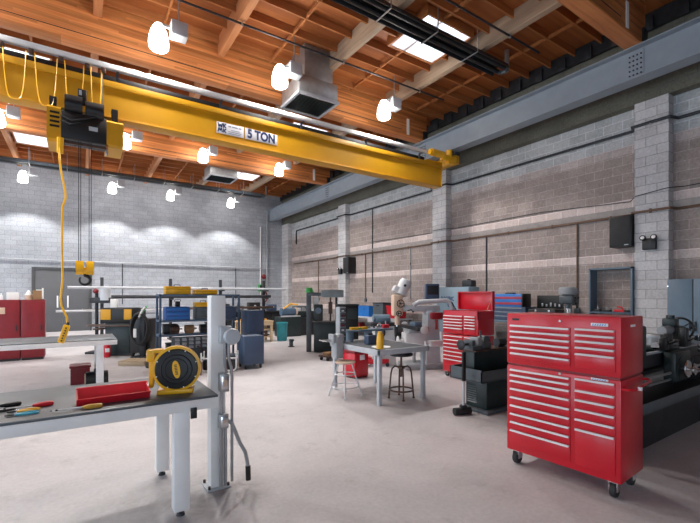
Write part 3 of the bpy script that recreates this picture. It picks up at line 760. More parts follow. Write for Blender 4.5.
# cord reel
t = thing('cord_reel', 'yellow and black cord reel standing on the near workbench', 'cord reel', (.645, 3.42, .885), math.radians(-16))
R = .175; zc = .192
MB().lathe([(.02, -.06), (R-.035, -.062), (R-.03, -.056), (R, -.052), (R+.004, -.03), (R, -.018), (R-.02, -.016), (.02, -.016)], (0, 0, zc), 'Y', 48).build('front_flange', M['yellow2'], t)
MB().lathe([(.005, -.078), (.10, -.076), (R-.026, -.068), (R-.020, -.062), (R-.020, -.05), (.005, -.05)], (0, 0, zc), 'Y', 48).build('drum_face', M['black'], t)
rg = MB()
for rr in (.075, .105): rg.lathe([(rr, -.073), (rr+.006, -.0805), (rr+.012, -.073)], (0, 0, zc), 'Y', 40)
rg.build('face_ridges', M['rubber'], t)
MB().lathe([(R-.045, -.02), (R-.01, .0), (R-.01, .09), (R-.03, .115), (.02, .12)], (0, 0, zc), 'Y', 44).build('rear_housing', M['black'], t)
ov = MB().prism([(.028*math.cos(a), .068*math.sin(a)) for a in [2*PI*k/28 for k in range(28)]], -.087, -.072, 'Y')
ovo = ov.build('badge', M['yellow2'], t, (0, 0, zc), (0, math.radians(-8), 0))
ll = MB()
for k in range(7): ll.box(-.010, .010, -.0885, -.087, -.04+k*.012, -.033+k*.012)
ll.build('lettering', M['brown'], ovo)
for k in range(8):
    a = 2*PI*k/8+.35
    MB().cyl((.150*math.cos(a), -.070, zc+.150*math.sin(a)), (.150*math.cos(a), -.058, zc+.150*math.sin(a)), .0055, n=8).build('bolt', M['sign'], t)
MB().box(-.14, .12, -.07, .12, 0, .034, .006).build('base_plate', M['yellow2'], t)
MB().prism([(-.10, .03), (.08, .03), (.05, .10), (-.07, .10)], .10, .118, 'Y').build('stand', M['yellow2'], t)
MB().box(-.215, -.155, -.05, .05, .25, .345, .014).box(-.20, -.17, -.03, .06, .05, .26, .006).box(-.215, -.10, -.045, .045, .315, .345, .01).build('cord_guide', M['yellow2'], t)

def screwdriver(label, loc, rz, handle, L=.15):
    t = thing('screwdriver', label, 'screwdriver', loc, rz)
    MB().lathe([(.006, 0), (.013, .004), (.0165, .02), (.0165, .085), (.012, .10), (.010, .112), (.006, .118)], (0, 0, .0165), 'X', 8).build('handle', handle, t)
    MB().cyl((.115, 0, .0165), (.115+L, 0, .0165), .0052, n=8).build('shaft', M['sign'], t)
    MB().cyl((.115+L-.03, 0, .0165), (.115+L+.012, 0, .0165), .0062, .003, n=8).build('tip', M['black'], t)
    return t
screwdriver('amber-handled screwdriver in front of the red trough', (.135, 3.235, .885), math.radians(177), M['brass'], .165)
screwdriver('red-handled screwdriver behind the pliers on the near workbench', (-.145, 3.49, .885), math.radians(184), M['red_pl'], .17)
screwdriver('black-handled screwdriver at the left edge of the near workbench', (-.33, 3.60, .885), math.radians(186), M['black'], .16)
def pliers(label, loc, rz, grip):
    t = thing('pliers', label, 'pliers', loc, rz, 'pliers on the near workbench'); t.scale = (.85, .85, .85)
    for s in (-1, 1):
        MB().prism([(0, s*.004), (.02, s*.013), (.055, s*.010), (.062, s*.001), (.0, -s*.006)], .006, .016, 'Z').build('jaw', M['dark_steel'], t)
        MB().tube([(0, s*.006, .011), (-.03, s*.016, .011), (-.075, s*.026, .011), (-.125, s*.024, .011), (-.14, s*.020, .011)], [.007, .0085, .0095, .0085, .006], 8).build('grip', grip, t)
    MB().cyl((0, 0, .004), (0, 0, .019), .011, n=12).build('pivot', M['chrome'], t)
pliers('pliers with yellow grips on the near workbench', (-.335, 3.40, .885), math.radians(176), M['yellow2'])
pliers('pliers with aqua grips lying in front of yellow-gripped ones', (-.335, 3.31, .885), math.radians(181), M['aqua'])
pliers('black pliers at the far left of the near workbench', (-.47, 3.47, .885), math.radians(190), M['black'])

# ================================================================== OUTLET POST
t = thing('outlet_post', 'white square steel post with electrical boxes and conduit beside the near workbench', 'post', (.99, 3.57, 0))
MB().box(-.062, .062, -.062, .062, .012, 1.645, .006).build('post', M['white'], t)
bp = MB().box(-.10, .10, -.10, .10, 0, .014, .003).build('base_plate', M['ltgrey'], t)
for sx in (-1, 1):
    for sy in (-1, 1): MB().cyl((sx*.08, sy*.08, .014), (sx*.08, sy*.08, .04), .011, n=8).build('anchor_bolt', M['dark_steel'], bp)
ob = MB().box(.0, .10, -.125, -.062, 1.24, 1.385, .008).build('outlet_box', M['ltgrey'], t)
MB().lathe([(.035, 0), (.066, -.01), (.07, -.05), (.062, -.065), (.02, -.07)], (.085, -.125, 1.30), 'Y', 26).build('outlet_cover', M['ltgrey'], ob)
MB().tube([(.075, -.10, 1.245), (.075, -.10, 1.12), (.10, -.10, 1.02), (.105, -.10, .94), (.105, -.10, .05)], .013, 8).build('conduit', M['steel'], t)
MB().tube([(.045, -.10, 1.245), (.045, -.10, 1.06), (.06, -.10, .98)], .011, 8).build('conduit', M['steel'], t)
for z0, z1, x in ((.83, .985, .035), (.52, .645, .03)):
    bx = MB().box(x-.038, x+.038, -.135, -.062, z0, z1, .008).build('switch_box', M['steel'], t)
    MB().box(x-.028, x+.028, -.14, -.134, z0+.02, z1-.02, .002).build('face_plate', M['chrome'], bx)
    MB().box(x-.014, x+.014, -.147, -.139, z0+.05, z1-.05, .002).build('receptacle', M['peach'], bx)
MB().tube([(.02, -.10, .83), (.02, -.10, .645)], .013, 8).build('conduit', M['steel'], t)
for x in (.012, .05): MB().tube([(x, -.10, .52), (x, -.10, .03)], .014, 8).build('conduit', M['steel'], t)
fx = [(.07, -.11, .58), (.10, -.12, .55), (.125, -.13, .48), (.16, -.14, .38), (.20, -.16, .30), (.215, -.17, .22), (.22, -.175, .17)]
MB().tube(fx, .016, 8).build('flexible_conduit', M['steel'], t)
MB().tube([(.22, -.175, .18), (.222, -.177, .06)], .022, 10).build('connector', M['black'], t)

# ================================================================== COLD SAW (dark machine behind the big chest)
t = thing('cold_saw', 'dark louvred saw machine with chip tray and vise, left of the big red chest', 'saw', (4.7, 3.63, 0))
MB().box(-.06, 1.0, -.06, .42, 0, .05, .004).build('plinth', M['mgrey'], t)
cb = MB().box(0, .95, 0, .36, .05, .44, .006).build('cabinet', M['mgreen'], t)
lv = MB()
for k in range(8): lv.prism([(-.002, .12+k*.032), (-.012, .115+k*.032), (-.002, .128+k*.032)], .17, .33, 'Y')
lv.build('louvres', M['mgrey'], cb)
tr = MB().box(-.16, 1.05, -.04, .52, .44, .46).box(-.16, -.145, -.04, .52, .45, .62).box(1.03, 1.05, -.04, .52, .45, .62).box(-.16, 1.05, -.04, -.025, .45, .60).box(-.16, 1.05, .505, .52, .45, .62)
tr.build('chip_tray', M['mgrey'], t)
MB().box(-.05, 1.0, .17, .38, .46, .84, .01).build('body', M['mgreen'], t)
MB().box(-.06, 1.02, .13, .42, .84, .865, .004).build('work_table', M['brown'], t)
vs = MB().box(-.09, .10, .16, .34, .865, .92, .01).box(-.09, -.02, .17, .33, .92, 1.01, .012).build('vise_base', M['mgrey'], t)
MB().box(.03, .12, .17, .33, .92, 1.04, .012).build('vise_jaw', M['grey'], t)
MB().cyl((-.09, .25, .95), (-.24, .25, .95), .018, n=10).lathe([(.06, -.01), (.075, 0), (.06, .012)], (-.24, .25, .95), 'X', 22).build('handwheel', M['dark_steel'], t)
MB().box(.14, .34, .17, .33, .865, .96, .02).cyl((.25, .19, .98), (.25, .31, .98), .075, n=24).cyl((.20, .25, 1.0), (.17, .25, 1.13), .014, n=10).build('saw_head', M['mgrey'], t)
MB().cyl((.55, .25, .93), (.72, .25, .93), .065, n=18).build('motor', M['dark_steel'], t)
t = thing('roller_stand', 'short stand with a black roller foot and pale rod, before the saw', 'roller stand', (4.40, 3.80, 0), math.radians(-18))
MB().lathe([(.02, -.13), (.048, -.125), (.05, -.12), (.05, .12), (.048, .125), (.02, .13)], (0, 0, .05), 'X', 20).build('roller', M['rubber'], t)
MB().box(-.03, .06, -.03, .03, .09, .13, .006).build('clamp', M['dark_steel'], t)
MB().cyl((.02, 0, .12), (.02, 0, .52), .018, n=12).build('rod', M['ltgrey'], t)
MB().box(.0, .045, -.02, .02, .46, .86, .004).build('upright', M['black'], t)

# ================================================================== LATHE
t = thing('metal_lathe', 'long dark metal lathe beside the big red chest at the right edge', 'lathe', (4.45, 1.75, 0))
MB().box(.0, 1.1, .12, .78, 0, .44, .012).build('pedestal', M['dark_steel'], t)
MB().box(2.3, 3.5, .12, .78, 0, .44, .012).build('pedestal', M['dark_steel'], t)
MB().box(1.1, 2.3, .13, .77, .0, .44).build('centre_panel', M['dark_steel'], t)
MB().box(.9, 3.2, .64, .70, .60, 1.02, .01).build('splash_guard', M['black'], t)
MB().box(-.02, 3.58, .02, .88, .455, .462).build('pan_floor', M['black'], t)
MB().box(-.05, 3.6, 0, .9, .44, .455).box(-.05, 3.6, 0, .014, .45, .55).box(-.05, 3.6, .886, .9, .45, .535).box(-.05, -.036, 0, .9, .45, .535).box(3.586, 3.6, 0, .9, .45, .535).build('chip_pan', M['mgrey'], t)
bd = MB()
bd.box(.1, 3.4, .30, .40, .78, .93, .006).box(.1, 3.4, .52, .62, .78, .93, .006)
for k in range(7): bd.box(.3+k*.5, .36+k*.5, .38, .54, .80, .90)
for x in (.4, 2.9): bd.box(x-.25, x+.25, .28, .64, .45, .80, .03)
bd.build('bed', M['dark_steel'], t)
MB().box(.1, 3.4, .31, .345, .93, .955).box(.1, 3.4, .575, .61, .93, .955).build('bed_ways', M['ltgrey'], t)
MB().box(.12, .95, .22, .70, .93, 1.30, .03).build('headstock', M['mgreen'], t)
MB().cyl((.95, .46, 1.14), (1.10, .46, 1.14), .13, n=28).build('chuck', M['steel'], t)
ap = MB()
ap.box(1.55, 2.05, .26, .66, .95, 1.0, .01).box(1.55, 2.05, .14, .28, .58, .96, .03).cyl((1.72, .13, .75), (1.72, .2, .75), .14, n=24)
ap.build('carriage', M['mgreen'], t)
for x, z, r in ((1.72, .75, .10), (1.95, .72, .07)):
    hw = MB().lathe([(r-.012, -.012), (r, -.012), (r+.006, 0), (r, .012), (r-.012, .012), (r-.014, 0)], (x, .08, z), 'Y', 26)
    for k in range(3):
        a = 2*PI*k/3; hw.cyl((x, .08, z), (x+r*math.cos(a), .08, z+r*math.sin(a)), .008, n=6)
    hw.cyl((x, .06, z), (x, .16, z), .02, n=10).cyl((x+r*.9, .075, z), (x+r*.9, .02, z), .012, n=8)
    hw.build('handwheel', M['chrome'], t)
MB().cyl((1.80, .46, 1.0), (1.80, .46, 1.09), .09, n=20).box(1.72, 1.90, .36, .56, 1.06, 1.14, .01).build('tool_post', M['steel'], t)
ts = MB().box(1.72+.55, 2.62, .30, .62, .95, 1.07, .02).prism([(2.30, 1.07), (2.60, 1.07), (2.55, 1.22), (2.34, 1.22)], .36, .56, 'Y')
ts.build('tailstock_body', M['mgreen'], t)
MB().cyl((2.05, .46, 1.17), (2.62, .46, 1.17), .058, n=20).cyl((2.62, .46, 1.17), (2.70, .46, 1.17), .035, n=14).build('tailstock_barrel', M['grey'], t)
MB().box(2.28, 2.42, .38, .54, 1.22, 1.33, .02).cyl((2.35, .46, 1.33), (2.35, .46, 1.37), .05, n=14).build('clamp_cap', M['mgreen'], t)
r = .15
hw = MB().tube([(2.72, .46+r*math.cos(a), 1.17+r*math.sin(a)) for a in [2*PI*k/30 for k in range(30)]], .015, 8, closed=True)
for k in range(3):
    a = 2*PI*k/3+.4; hw.cyl((2.71, .46, 1.17), (2.72, .46+r*math.cos(a), 1.17+r*math.sin(a)), .010, n=7)
hwo = hw.build('tailstock_wheel', M['black'], t)
MB().cyl((2.72, .33, 1.19), (2.80, .33, 1.19), .018, .014, n=10).build('crank_knob', M['chrome'], hwo)
MB().lathe([(.05, 0), (.075, .01), (.075, .07), (.05, .085), (.03, .09)], (2.62, .20, 1.02), 'Z', 20).build('dial', M['chrome'], t)
MB().lathe([(.03, 0), (.055, .01), (.055, .09), (.03, .10)], (2.45, .14, .92), 'X', 20).build('feed_dial', M['chrome'], t)
MB().tube([(2.5, .2, .98), (2.55, .14, .85), (2.62, .10, .78), (2.66, .07, .72)], .012, 8).build('lever', M['chrome'], t)
MB().cyl((.9, .20, .70), (3.3, .20, .70), .016, n=10).build('lead_screw', M['steel'], t)
MB().cyl((.9, .20, .62), (3.3, .20, .62), .014, n=10).build('feed_rod', M['steel'], t)
MB().cyl((1.55, .36, 1.01), (3.15, .36, 1.01), .045, n=16).build('bed_cover', M['ltgrey'], t)
for k, x in enumerate((1.5, 1.62, 2.15)): MB().box(x, x+.09, .22, .30, .97, 1.12+.05*k, .012).cyl((x+.04, .22, 1.05), (x+.04, .14, 1.10), .012, n=8).build('control_lever', M['black'], t)

# ================================================================== BLUE CABINET, FRAME RACK
t = thing('storage_cabinet', 'tall blue-grey two-door cabinet at the right edge beside the near pilaster', 'cabinet', (9.5, 2.34, 0))
MB().box(.012, .5, 0, .80, .0, 1.955, .004).build('carcass', M['bluegrey'], t)
MB().box(.006, .014, .388, .412, .06, 1.945).build('door_gap_shade', M['black'], t)  # black strip painting the shade in the slit between the doors
for y0, y1, hy in ((.409, .795, .44), (.005, .391, .36)):
    d = MB().box(-.006, .014, y0, y1, .06, 1.945, .004).build('door', M['bluegrey'], t)
    MB().box(-.03, -.006, hy-.015, hy+.015, .98, 1.16, .006).build('handle', M['black'], d)
MB().cyl((-.012, .785, 1.82), (.0, .785, 1.82), .012, n=8).build('hinge_pin', M['chrome'], t)
t = thing('frame_rack', 'blue-grey steel frame rack with one shelf on the wall left of near pilaster', 'rack', (10.02, 3.94, 0))
f = MB()
f.box(0, .33, .0, .035, .0, 2.27).box(0, .33, .875, .91, .0, 2.27).box(0, .33, .0, .91, 2.235, 2.27)
f.build('frame', M['bluegrey'], t)
MB().box(-.02, .33, .035, .875, 1.235, 1.265).build('shelf', M['bluegrey'], t)
MB().box(-.02, .33, .035, .875, .45, .48).build('shelf', M['bluegrey'], t)
for k, (y, w, h, lab) in enumerate(((.12, .10, .085, 'black machine part at the near end of the frame rack shelf'), (.55, .16, .07, 'low black tool block in the middle of the frame rack shelf'), (.74, .13, .09, 'black machine part at the far end of the frame rack shelf'))):
    o = thing('machine_part', lab, 'machine part', (10.10, 3.94+y, 1.265))
    MB().box(-.06, .06, -w/2, w/2, 0, h*.6, .008).build('block', M['dark_steel'], o)
    MB().cyl((0, 0, h*.6), (0, 0, h+.03), .02, n=10).build('stud', M['steel'], o)
o = thing('chuck_key', 'red clamp tool on the shelf of the wall frame rack', 'clamp', (10.10, 4.22, 1.265))
MB().box(-.05, .05, -.10, .10, 0, .06, .01).build('body', M['red_pl'], o)
MB().tube([(0, -.06, .05), (0, -.04, .11), (0, .05, .12)], .018, 8).build('handle', M['red_pl'], o)
# ================================================================== CENTRE TABLE AND WHAT IS ON IT
t = thing('work_table', 'grey welding table with a dark top in the middle of the floor', 'table', (3.67, 4.74, 0))
TW, TD = 1.03, 1.40
MB().box(.02, TW-.02, .02, TD-.02, .805, .83, .003).build('top', M['bench_top'], t)
MB().box(0, TW, 0, .03, .75, .832, .003).box(0, TW, TD-.03, TD, .75, .832, .003).box(0, .03, 0, TD, .75, .832, .003).box(TW-.03, TW, 0, TD, .75, .832, .003).build('apron', M['ltgrey'], t)
for x in (.04, TW-.10):
    for y in (.04, TD-.10): MB().box(x, x+.06, y, y+.06, 0, .76, .004).build('leg', M['ltgrey'], t)
rs = MB().box(.28, TW+.18, TD-.28, TD-.04, 1.0, 1.03, .003)
rso = rs.build('riser_shelf', M['bluegrey'], t)
for x in (.30, .7, TW-.05): MB().box(x, x+.03, TD-.26, TD-.06, .83, 1.0).build('riser_leg', M['bluegrey'], rso)
o = thing('spray_bottle', 'orange-yellow canister on the near corner of the welding table', 'bottle', (3.80, 4.87, .832))
MB().lathe([(.02, 0), (.055, .002), (.056, .12), (.048, .19), (.043, .235), (.02, .238)], n=22).build('body', M['yellow2'], o)
MB().lathe([(.02, .236), (.035, .238), (.034, .262), (.01, .266)], n=18).build('cap', M['yellow2'], o)
o = thing('paper_disc', 'pale round disc lying under the canister on the welding table', 'disc', (3.96, 5.05, .832))
MB().lathe([(.01, 0), (.15, 0), (.15, .006), (.01, .007)], n=30).build('disc', M['paper'], o)
o = thing('blue_tool_box', 'small blue-purple box in the middle of the welding table', 'box', (4.05, 5.45, .832))
MB().box(-.09, .09, -.06, .06, 0, .15, .01).build('body', M['navy'], o); MB().box(-.04, .04, -.012, .012, .15, .18, .004).build('handle', M['black'], o)
o = thing('level_bar', 'flat yellow bar lying on the riser shelf of the welding table', 'level', (4.0, 5.98, 1.03))
MB().box(0, .36, -.035, .035, 0, .045, .006).build('body', M['yellow2'], o); MB().box(.15, .21, -.036, .036, .012, .034, .003).build('vial', M['green'], o)
o = thing('clamp', 'small orange-red clamp on the riser shelf of the welding table', 'clamp', (4.80, 5.98, 1.03))
MB().box(-.07, .07, -.03, .03, 0, .07, .012).build('frame', M['red_pl'], o); MB().cyl((0, 0, .07), (0, 0, .13), .012, n=8).build('screw', M['steel'], o)
o = thing('fitting', 'small chrome fitting on the riser shelf of the welding table', 'fitting', (4.64, 5.98, 1.03))
MB().tube([(-.05, 0, .03), (0, 0, .09), (.05, 0, .06)], .02, 10).build('elbow', M['chrome'], o); MB().cyl((-.06, 0, 0), (-.045, 0, .03), .03, n=12).build('flange', M['steel'], o)
# parts drawers tower
t = thing('parts_cabinet', 'narrow grey tower of small drawers standing on the back of the welding table', 'drawer cabinet', (3.80, 5.98, .832)); t.scale = (.66, .66, 1)
MB().box(-.10, .09, -.10, .10, 0, .61, .005).build('case', M['grey'], t)
for k in range(7):
    z = .02+k*.083
    d = MB().box(-.085, .078, -.112, -.095, z, z+.07, .004).build('drawer', M['mgrey'], t)
    MB().box(-.05, .03, -.1165, -.111, z+.012, z+.04).build('label', M['red_dk'] if k % 2 else M['sign'], d)
    MB().box(.04, .07, -.125, -.111, z+.02, z+.04, .003).build('knob', M['black'], d)
# bench vise at table corner
t = thing('bench_vise', 'grey vise fixed to the left back corner of the welding table', 'vise', (3.59, 5.76, .60))
MB().box(-.07, .07, -.09, .09, 0, .36, .02).build('body', M['grey'], t)
MB().box(-.02, .09, -.08, .08, .30, .40, .012).build('fixed_jaw', M['grey'], t)
MB().box(-.13, -.06, -.08, .08, .26, .40, .012).build('moving_jaw', M['grey'], t)
MB().cyl((-.12, 0, .30), (-.28, 0, .30), .018, n=10).cyl((-.27, -.13, .30), (-.27, .13, .30), .011, n=8).build('screw_handle', M['steel'], t)
# stools
def stool(name, label, loc, seat_m, leg_m, h, r, rb, wood_seat=True):
    t = thing(name, label, 'stool', loc)
    MB().lathe([(.02, h-.035), (r-.02, h-.035), (r, h-.025), (r, h-.008), (r-.015, h), (.02, h-.003)], n=28).build('seat', seat_m, t)
    for k in range(4):
        a = PI/4+k*PI/2+.2
        MB().tube([(r*.62*math.cos(a), r*.62*math.sin(a), h-.035), (rb*math.cos(a), rb*math.sin(a), .012)], .0125, 8).cyl((rb*math.cos(a), rb*math.sin(a), 0), (rb*math.cos(a), rb*math.sin(a), .02), .02, n=10).build('leg', leg_m, t)
    for z, q in ((.16, .93), (.36, .80)):
        rr = rb+(r*.62-rb)*z/(h-.035)
        if leg_m is M['brown'] and z > .2: continue
        MB().tube([(rr*math.cos(a), rr*math.sin(a), z) for a in [2*PI*k/28 for k in range(28)]], .010, 7, closed=True).build('foot_ring', leg_m, t)
    return t
stool('stool', 'pale stool with splayed light legs beside the left side of the welding table', (3.63, 5.58, 0), M['peach'], M['offwhite'], .57, .17, .27)
t = thing('stool', 'brown metal swivel stool with arched braces under the front of the welding table', 'stool', (4.29, 4.95, 0))
MB().lathe([(.02, .68), (.17, .68), (.185, .69), (.185, .71), (.17, .722), (.02, .72)], n=30).build('seat', M['black'], t)
MB().cyl((0, 0, .34), (0, 0, .685), .018, n=12).build('screw_post', M['brown'], t)
for k in range(4):
    a = PI/4+k*PI/2+.25; ca, sa = math.cos(a), math.sin(a)
    MB().tube([(.05*ca, .05*sa, .50), (.10*ca, .10*sa, .515), (.145*ca, .145*sa, .48), (.165*ca, .165*sa, .40), (.20*ca, .20*sa, .015)], .0135, 8).cyl((.20*ca, .20*sa, 0), (.20*ca, .20*sa, .02), .021, n=10).build('leg', M['brown'], t)
MB().tube([(.187*math.cos(a), .187*math.sin(a), .14) for a in [2*PI*k/30 for k in range(30)]], .014, 8, closed=True).build('foot_ring', M['brown'], t)
MB().lathe([(.05, .475), (.06, .48), (.06, .51), (.05, .515)], n=18).build('hub', M['brown'], t)
# red waste can
t = thing('waste_can', 'red metal waste can on the floor behind the pale stool', 'waste can', (4.66, 6.78, 0), math.radians(8))
MB().box(-.19, .19, -.19, .19, .02, .50, .03).build('body', M['red'], t)
MB().box(-.205, .205, -.205, .205, .50, .545, .012).build('lid', M['red_dk'], t)
MB().box(-.06, .06, -.21, -.19, .36, .46, .004).build('label_plate', M['sign'], t)
for x in (-.15, .15): MB().box(x-.03, x+.03, -.17, .17, 0, .025).build('foot', M['black'], t)
t = thing('floor_jack', 'low red floor jack behind the brown stool', 'jack', (5.75, 7.55, 0), math.radians(-30))
MB().box(-.35, .30, -.13, -.09, .06, .17, .01).box(-.35, .30, .09, .13, .06, .17, .01).box(-.32, -.10, -.12, .12, .10, .22, .02).build('frame', M['red'], t)
MB().lathe([(.02, .24), (.055, .24), (.06, .28), (.02, .28)], (.18, 0, 0), n=16).tube([(-.1, 0, .16), (.18, 0, .25)], .03, 8).build('lift_arm', M['dark_steel'], t)
for x in (-.28, .26):
    for y in (-.15, .15): MB().cyl((x, y-.02, .045), (x, y+.02, .045), .045, n=16).build('wheel', M['dark_steel'], t)
MB().tube([(-.3, 0, .18), (-.62, 0, .55)], .016, 8).build('handle', M['red_dk'], t)

# ================================================================== MILLING MACHINE
t = thing('milling_machine', 'white knee milling machine with tilted motor head behind the welding table', 'milling machine', (6.62, 6.72, 0), math.radians(-24))
MB().box(-.62, .34, -.30, .30, 0, .13, .03).build('base', M['grey'], t)
MB().prism([(-.10, .12), (.24, .12), (.18, 1.22), (-.06, 1.22)], -.18, .18, 'Y').build('column', M['ltgrey'], t)
MB().cyl((.06, 0, 1.20), (.06, 0, 1.30), .15, n=28).box(-.62, .26, -.10, .10, 1.28, 1.42, .03).build('ram', M['ltgrey'], t)
hdm = MB().box(-.84, -.62, -.12, .12, 1.18, 1.66, .04).cyl((-.72, 0, .98), (-.72, 0, 1.20), .06, n=20).build('head', M['peach'], t)
MB().cyl((-.72, 0, .94), (-.72, 0, .98), .035, n=14).build('spindle', M['chrome'], hdm)
mt = MB().cyl((0, 0, 0), (0, 0, .32), .14, n=26).cyl((0, 0, .32), (0, 0, .36), .12, n=26).box(-.2, .0, -.10, .10, .0, .14, .02)
mt.build('motor', M['offwhite'], t, (-.66, 0, 1.66), (0, math.radians(26), 0))
MB().cyl((-.585, -.155, 1.86), (-.585, -.13, 1.86), .03, n=12).build('switch', M['black'], t)
for (x, z, r) in ((-.70, 1.46, .08), (-.74, 1.24, .055)):
    hw = MB().tube([(x+r*math.cos(a), -.19, z+r*math.sin(a)) for a in [2*PI*k/20 for k in range(20)]], .010, 6, closed=True).cyl((x, -.19, z), (x, -.13, z), .018, n=8)
    for k in range(3): hw.cyl((x, -.19, z), (x+r*math.cos(2.1*k), -.19, z+r*math.sin(2.1*k)), .007, n=6)
    hw.build('feed_wheel', M['dark_steel'], t)
MB().tube([(-.52, -.15, 1.30), (-.50, -.30, 1.33), (-.48, -.36, 1.30)], .012, 7).ball((-.48, -.37, 1.29), .025).build('quill_lever', M['black'], t)
MB().box(-.58, -.08, -.17, .17, .48, .80, .03).build('knee', M['offwhite'], t)
MB().box(-.52, -.16, -.22, .22, .80, .88, .015).build('saddle', M['grey'], t)
tb = MB().box(-.47, -.20, -.62, .62, .88, .96, .01)
tbo = tb.build('table', M['dark_steel'], t)
for y in (-.70, .70):
    s_ = 1 if y > 0 else -1
    MB().cyl((-.335, s_*.62, .915), (-.335, y, .915), .022, n=10).lathe([(.075, -.01), (.09, 0), (.075, .01), (.03, .006), (.03, -.006)], (-.335, y, .915), 'Y', 22).build('table_handle', M['offwhite'], tbo)
MB().box(-.43, -.24, -.22, .02, .96, 1.05, .012).box(-.42, -.25, -.30, -.24, .96, 1.06, .01).build('vise', M['bluegrey'], tbo)
MB().box(-.10, .16, -.52, -.36, 1.12, 1.27, .03).cyl((.03, -.44, .9), (.03, -.44, 1.12), .03, n=10).build('fixture', M['red_dk'], t)
MB().box(-.12, .32, -.46, -.28, .52, .66, .04).cyl((-.2, -.37, .6), (.4, -.37, .6), .05, n=16).cyl((.18, -.37, .66), (.18, -.37, .84), .045, n=14).build('feed_unit', M['offwhite'], t)
MB().cyl((-.58, 0, .62), (-.72, 0, .62), .03, n=12).lathe([(.09, -.012), (.11, 0), (.09, .012), (.03, .008), (.03, -.008)], (-.71, 0, .62), 'X', 24).build('knee_wheel', M['offwhite'], t)
MB().cyl((-.33, -.0, .13), (-.33, 0, .50), .04, n=14).build('knee_screw', M['steel'], t)
MB().tube([(-.42, -.22, 1.42), (-.30, -.26, 1.50), (.30, -.30, 1.53), (.40, -.31, 1.49), (.44, -.31, 1.38), (.44, -.31, .14)], .05, 10).build('overarm', M['ltgrey'], t)
MB().tube([(.42, -.37, 1.49), (.52, -.38, 1.30), (.53, -.37, .9), (.49, -.36, .6), (.50, -.36, .30)], .014, 7).build('power_cable', M['black'], t)
pn = MB().box(-.10, .22, -.05, .05, 1.55, 1.90, .01)
pno = pn.build('readout_box', M['navy'], t, (.0, -.1, 0))
MB().box(-.07, .19, -.056, -.049, 1.66, 1.86, .003).build('display', M['dark_steel'], pno)
MB().cyl((.05, -.1, 1.45), (.05, -.1, 1.56), .02, n=8).build('readout_stem', M['steel'], t)

# small pedestal grinder left of the mill
t = thing('tool_grinder', 'pale pedestal grinder with black levers and blue top, left of the white mill', 'grinder', (5.98, 7.62, 0), math.radians(-20))
MB().prism([(-.30, 0), (.30, 0), (.24, .92), (-.20, .92)], -.22, .22, 'Y').build('pedestal', M['offwhite'], t)
MB().box(-.34, .34, -.25, .25, .92, 1.0, .015).build('table', M['dark_steel'], t)
MB().box(-.16, .20, -.12, .12, 1.0, 1.12, .02).cyl((-.2, 0, 1.10), (.2, 0, 1.10), .09, n=20).build('motor', M['bluegrey'], t)
for x in (-.28, .0): MB().cyl((x, -.24, .95), (x, -.34, .90), .015, n=8).ball((x, -.36, .89), .035).build('lever', M['black'], t)
MB().lathe([(.10, -.012), (.125, 0), (.10, .012), (.03, .008), (.03, -.008)], (-.12, -.30, .78), 'Y', 22).cyl((-.12, -.30, .78), (-.12, -.2, .78), .02, n=8).build('handwheel', M['black'], t)

# ================================================================== ELECTRICAL CABINET, WALL BENCHES, TOOLBOXES
t = thing('electrical_cabinet', 'tall light blue electrical cabinet behind the open red chest, lettered ELECTRIC', 'electrical cabinet', (9.62, 8.06, 0))
MB().box(.01, .46, 0, 1.31, .0, 1.90, .006).build('case', mat('pale_blue_paint', (.20, .285, .345), .42, 0, .06, 3), t)
d = MB().box(-.008, .012, .02, 1.29, .06, 1.86, .004).build('door', bpy.data.materials['pale_blue_paint'], t)
text('lettering', 'ELECTRIC', .19, M['ink'], d, (-.011, .84, 1.525), (PI/2, 0, -PI/2), sx=.66)
MB().box(-.012, -.008, .62, .82, 1.28, 1.40).build('small_print', M['ink'], d)
MB().box(-.03, -.008, .06, .10, .95, 1.15, .005).build('handle', M['black'], d)
t = thing('control_box', 'small black box with rounded top standing on the pale electrical cabinet', 'control box', (9.85, 8.25, 1.90))
MB().box(-.12, .12, -.18, .18, 0, .20, .03).build('housing', M['dark_steel'], t); MB().cyl((0, 0, .20), (0, 0, .235), .05, n=14).build('vent_cap', M['black'], t)

def wallbench(label, loc, L, Dp, h, mtop, mleg):
    t = thing('long_bench', label, 'workbench', loc)
    MB().box(0, Dp, 0, L, h-.05, h, .004).build('top', mtop, t)
    for y in (.03, L-.10):
        for x in (.03, Dp-.10): MB().box(x, x+.07, y, y+.07, 0, h-.05).build('leg', mleg, t)
    MB().box(.06, Dp-.03, .08, L-.08, .20, .24).build('lower_shelf', mleg, t)
    MB().box(.0, .02, .1, L*.45, h-.22, h-.05, .003).build('drawer', mtop, t)
    return t
wallbench('blue-grey bench along the right wall behind the saw machine', (9.30, 5.02, 0), 2.7, .78, .98, M['bluegrey'], M['dark_steel'])
wallbench('light grey bench along the right wall behind the welding table', (9.30, 11.0, 0), 3.8, .78, .80, M['ltgrey'], M['dark_steel'])
t = thing('tool_chest', 'dark navy drawer chest on the blue-grey bench, under the striped box', 'tool chest', (9.42, 6.1, .98))
MB().box(0, .5, 0, 1.05, 0, .36, .006).build('case', M['navy'], t)
for k in range(3):
    d = MB().box(-.012, .01, .04, 1.01, .03+k*.11, .13+k*.11, .004).build('drawer', M['navy'], t)
    MB().box(-.022, -.012, .1, .95, .10+k*.11, .115+k*.11).build('handle', M['steel'], d)
t = thing('toolbox', 'bright blue toolbox with two dull red stripes right of the raised red lid', 'toolbox', (9.42, 6.18, 1.34))
MB().box(0, .36, 0, .95, 0, .34, .02).build('case', M['bluestripe'], t)
for z in (.055, .20): MB().box(-.006, .005, .02, .93, z, z+.065, .003).build('stripe', mat('dull_red', (.35, .04, .07), .4), t)
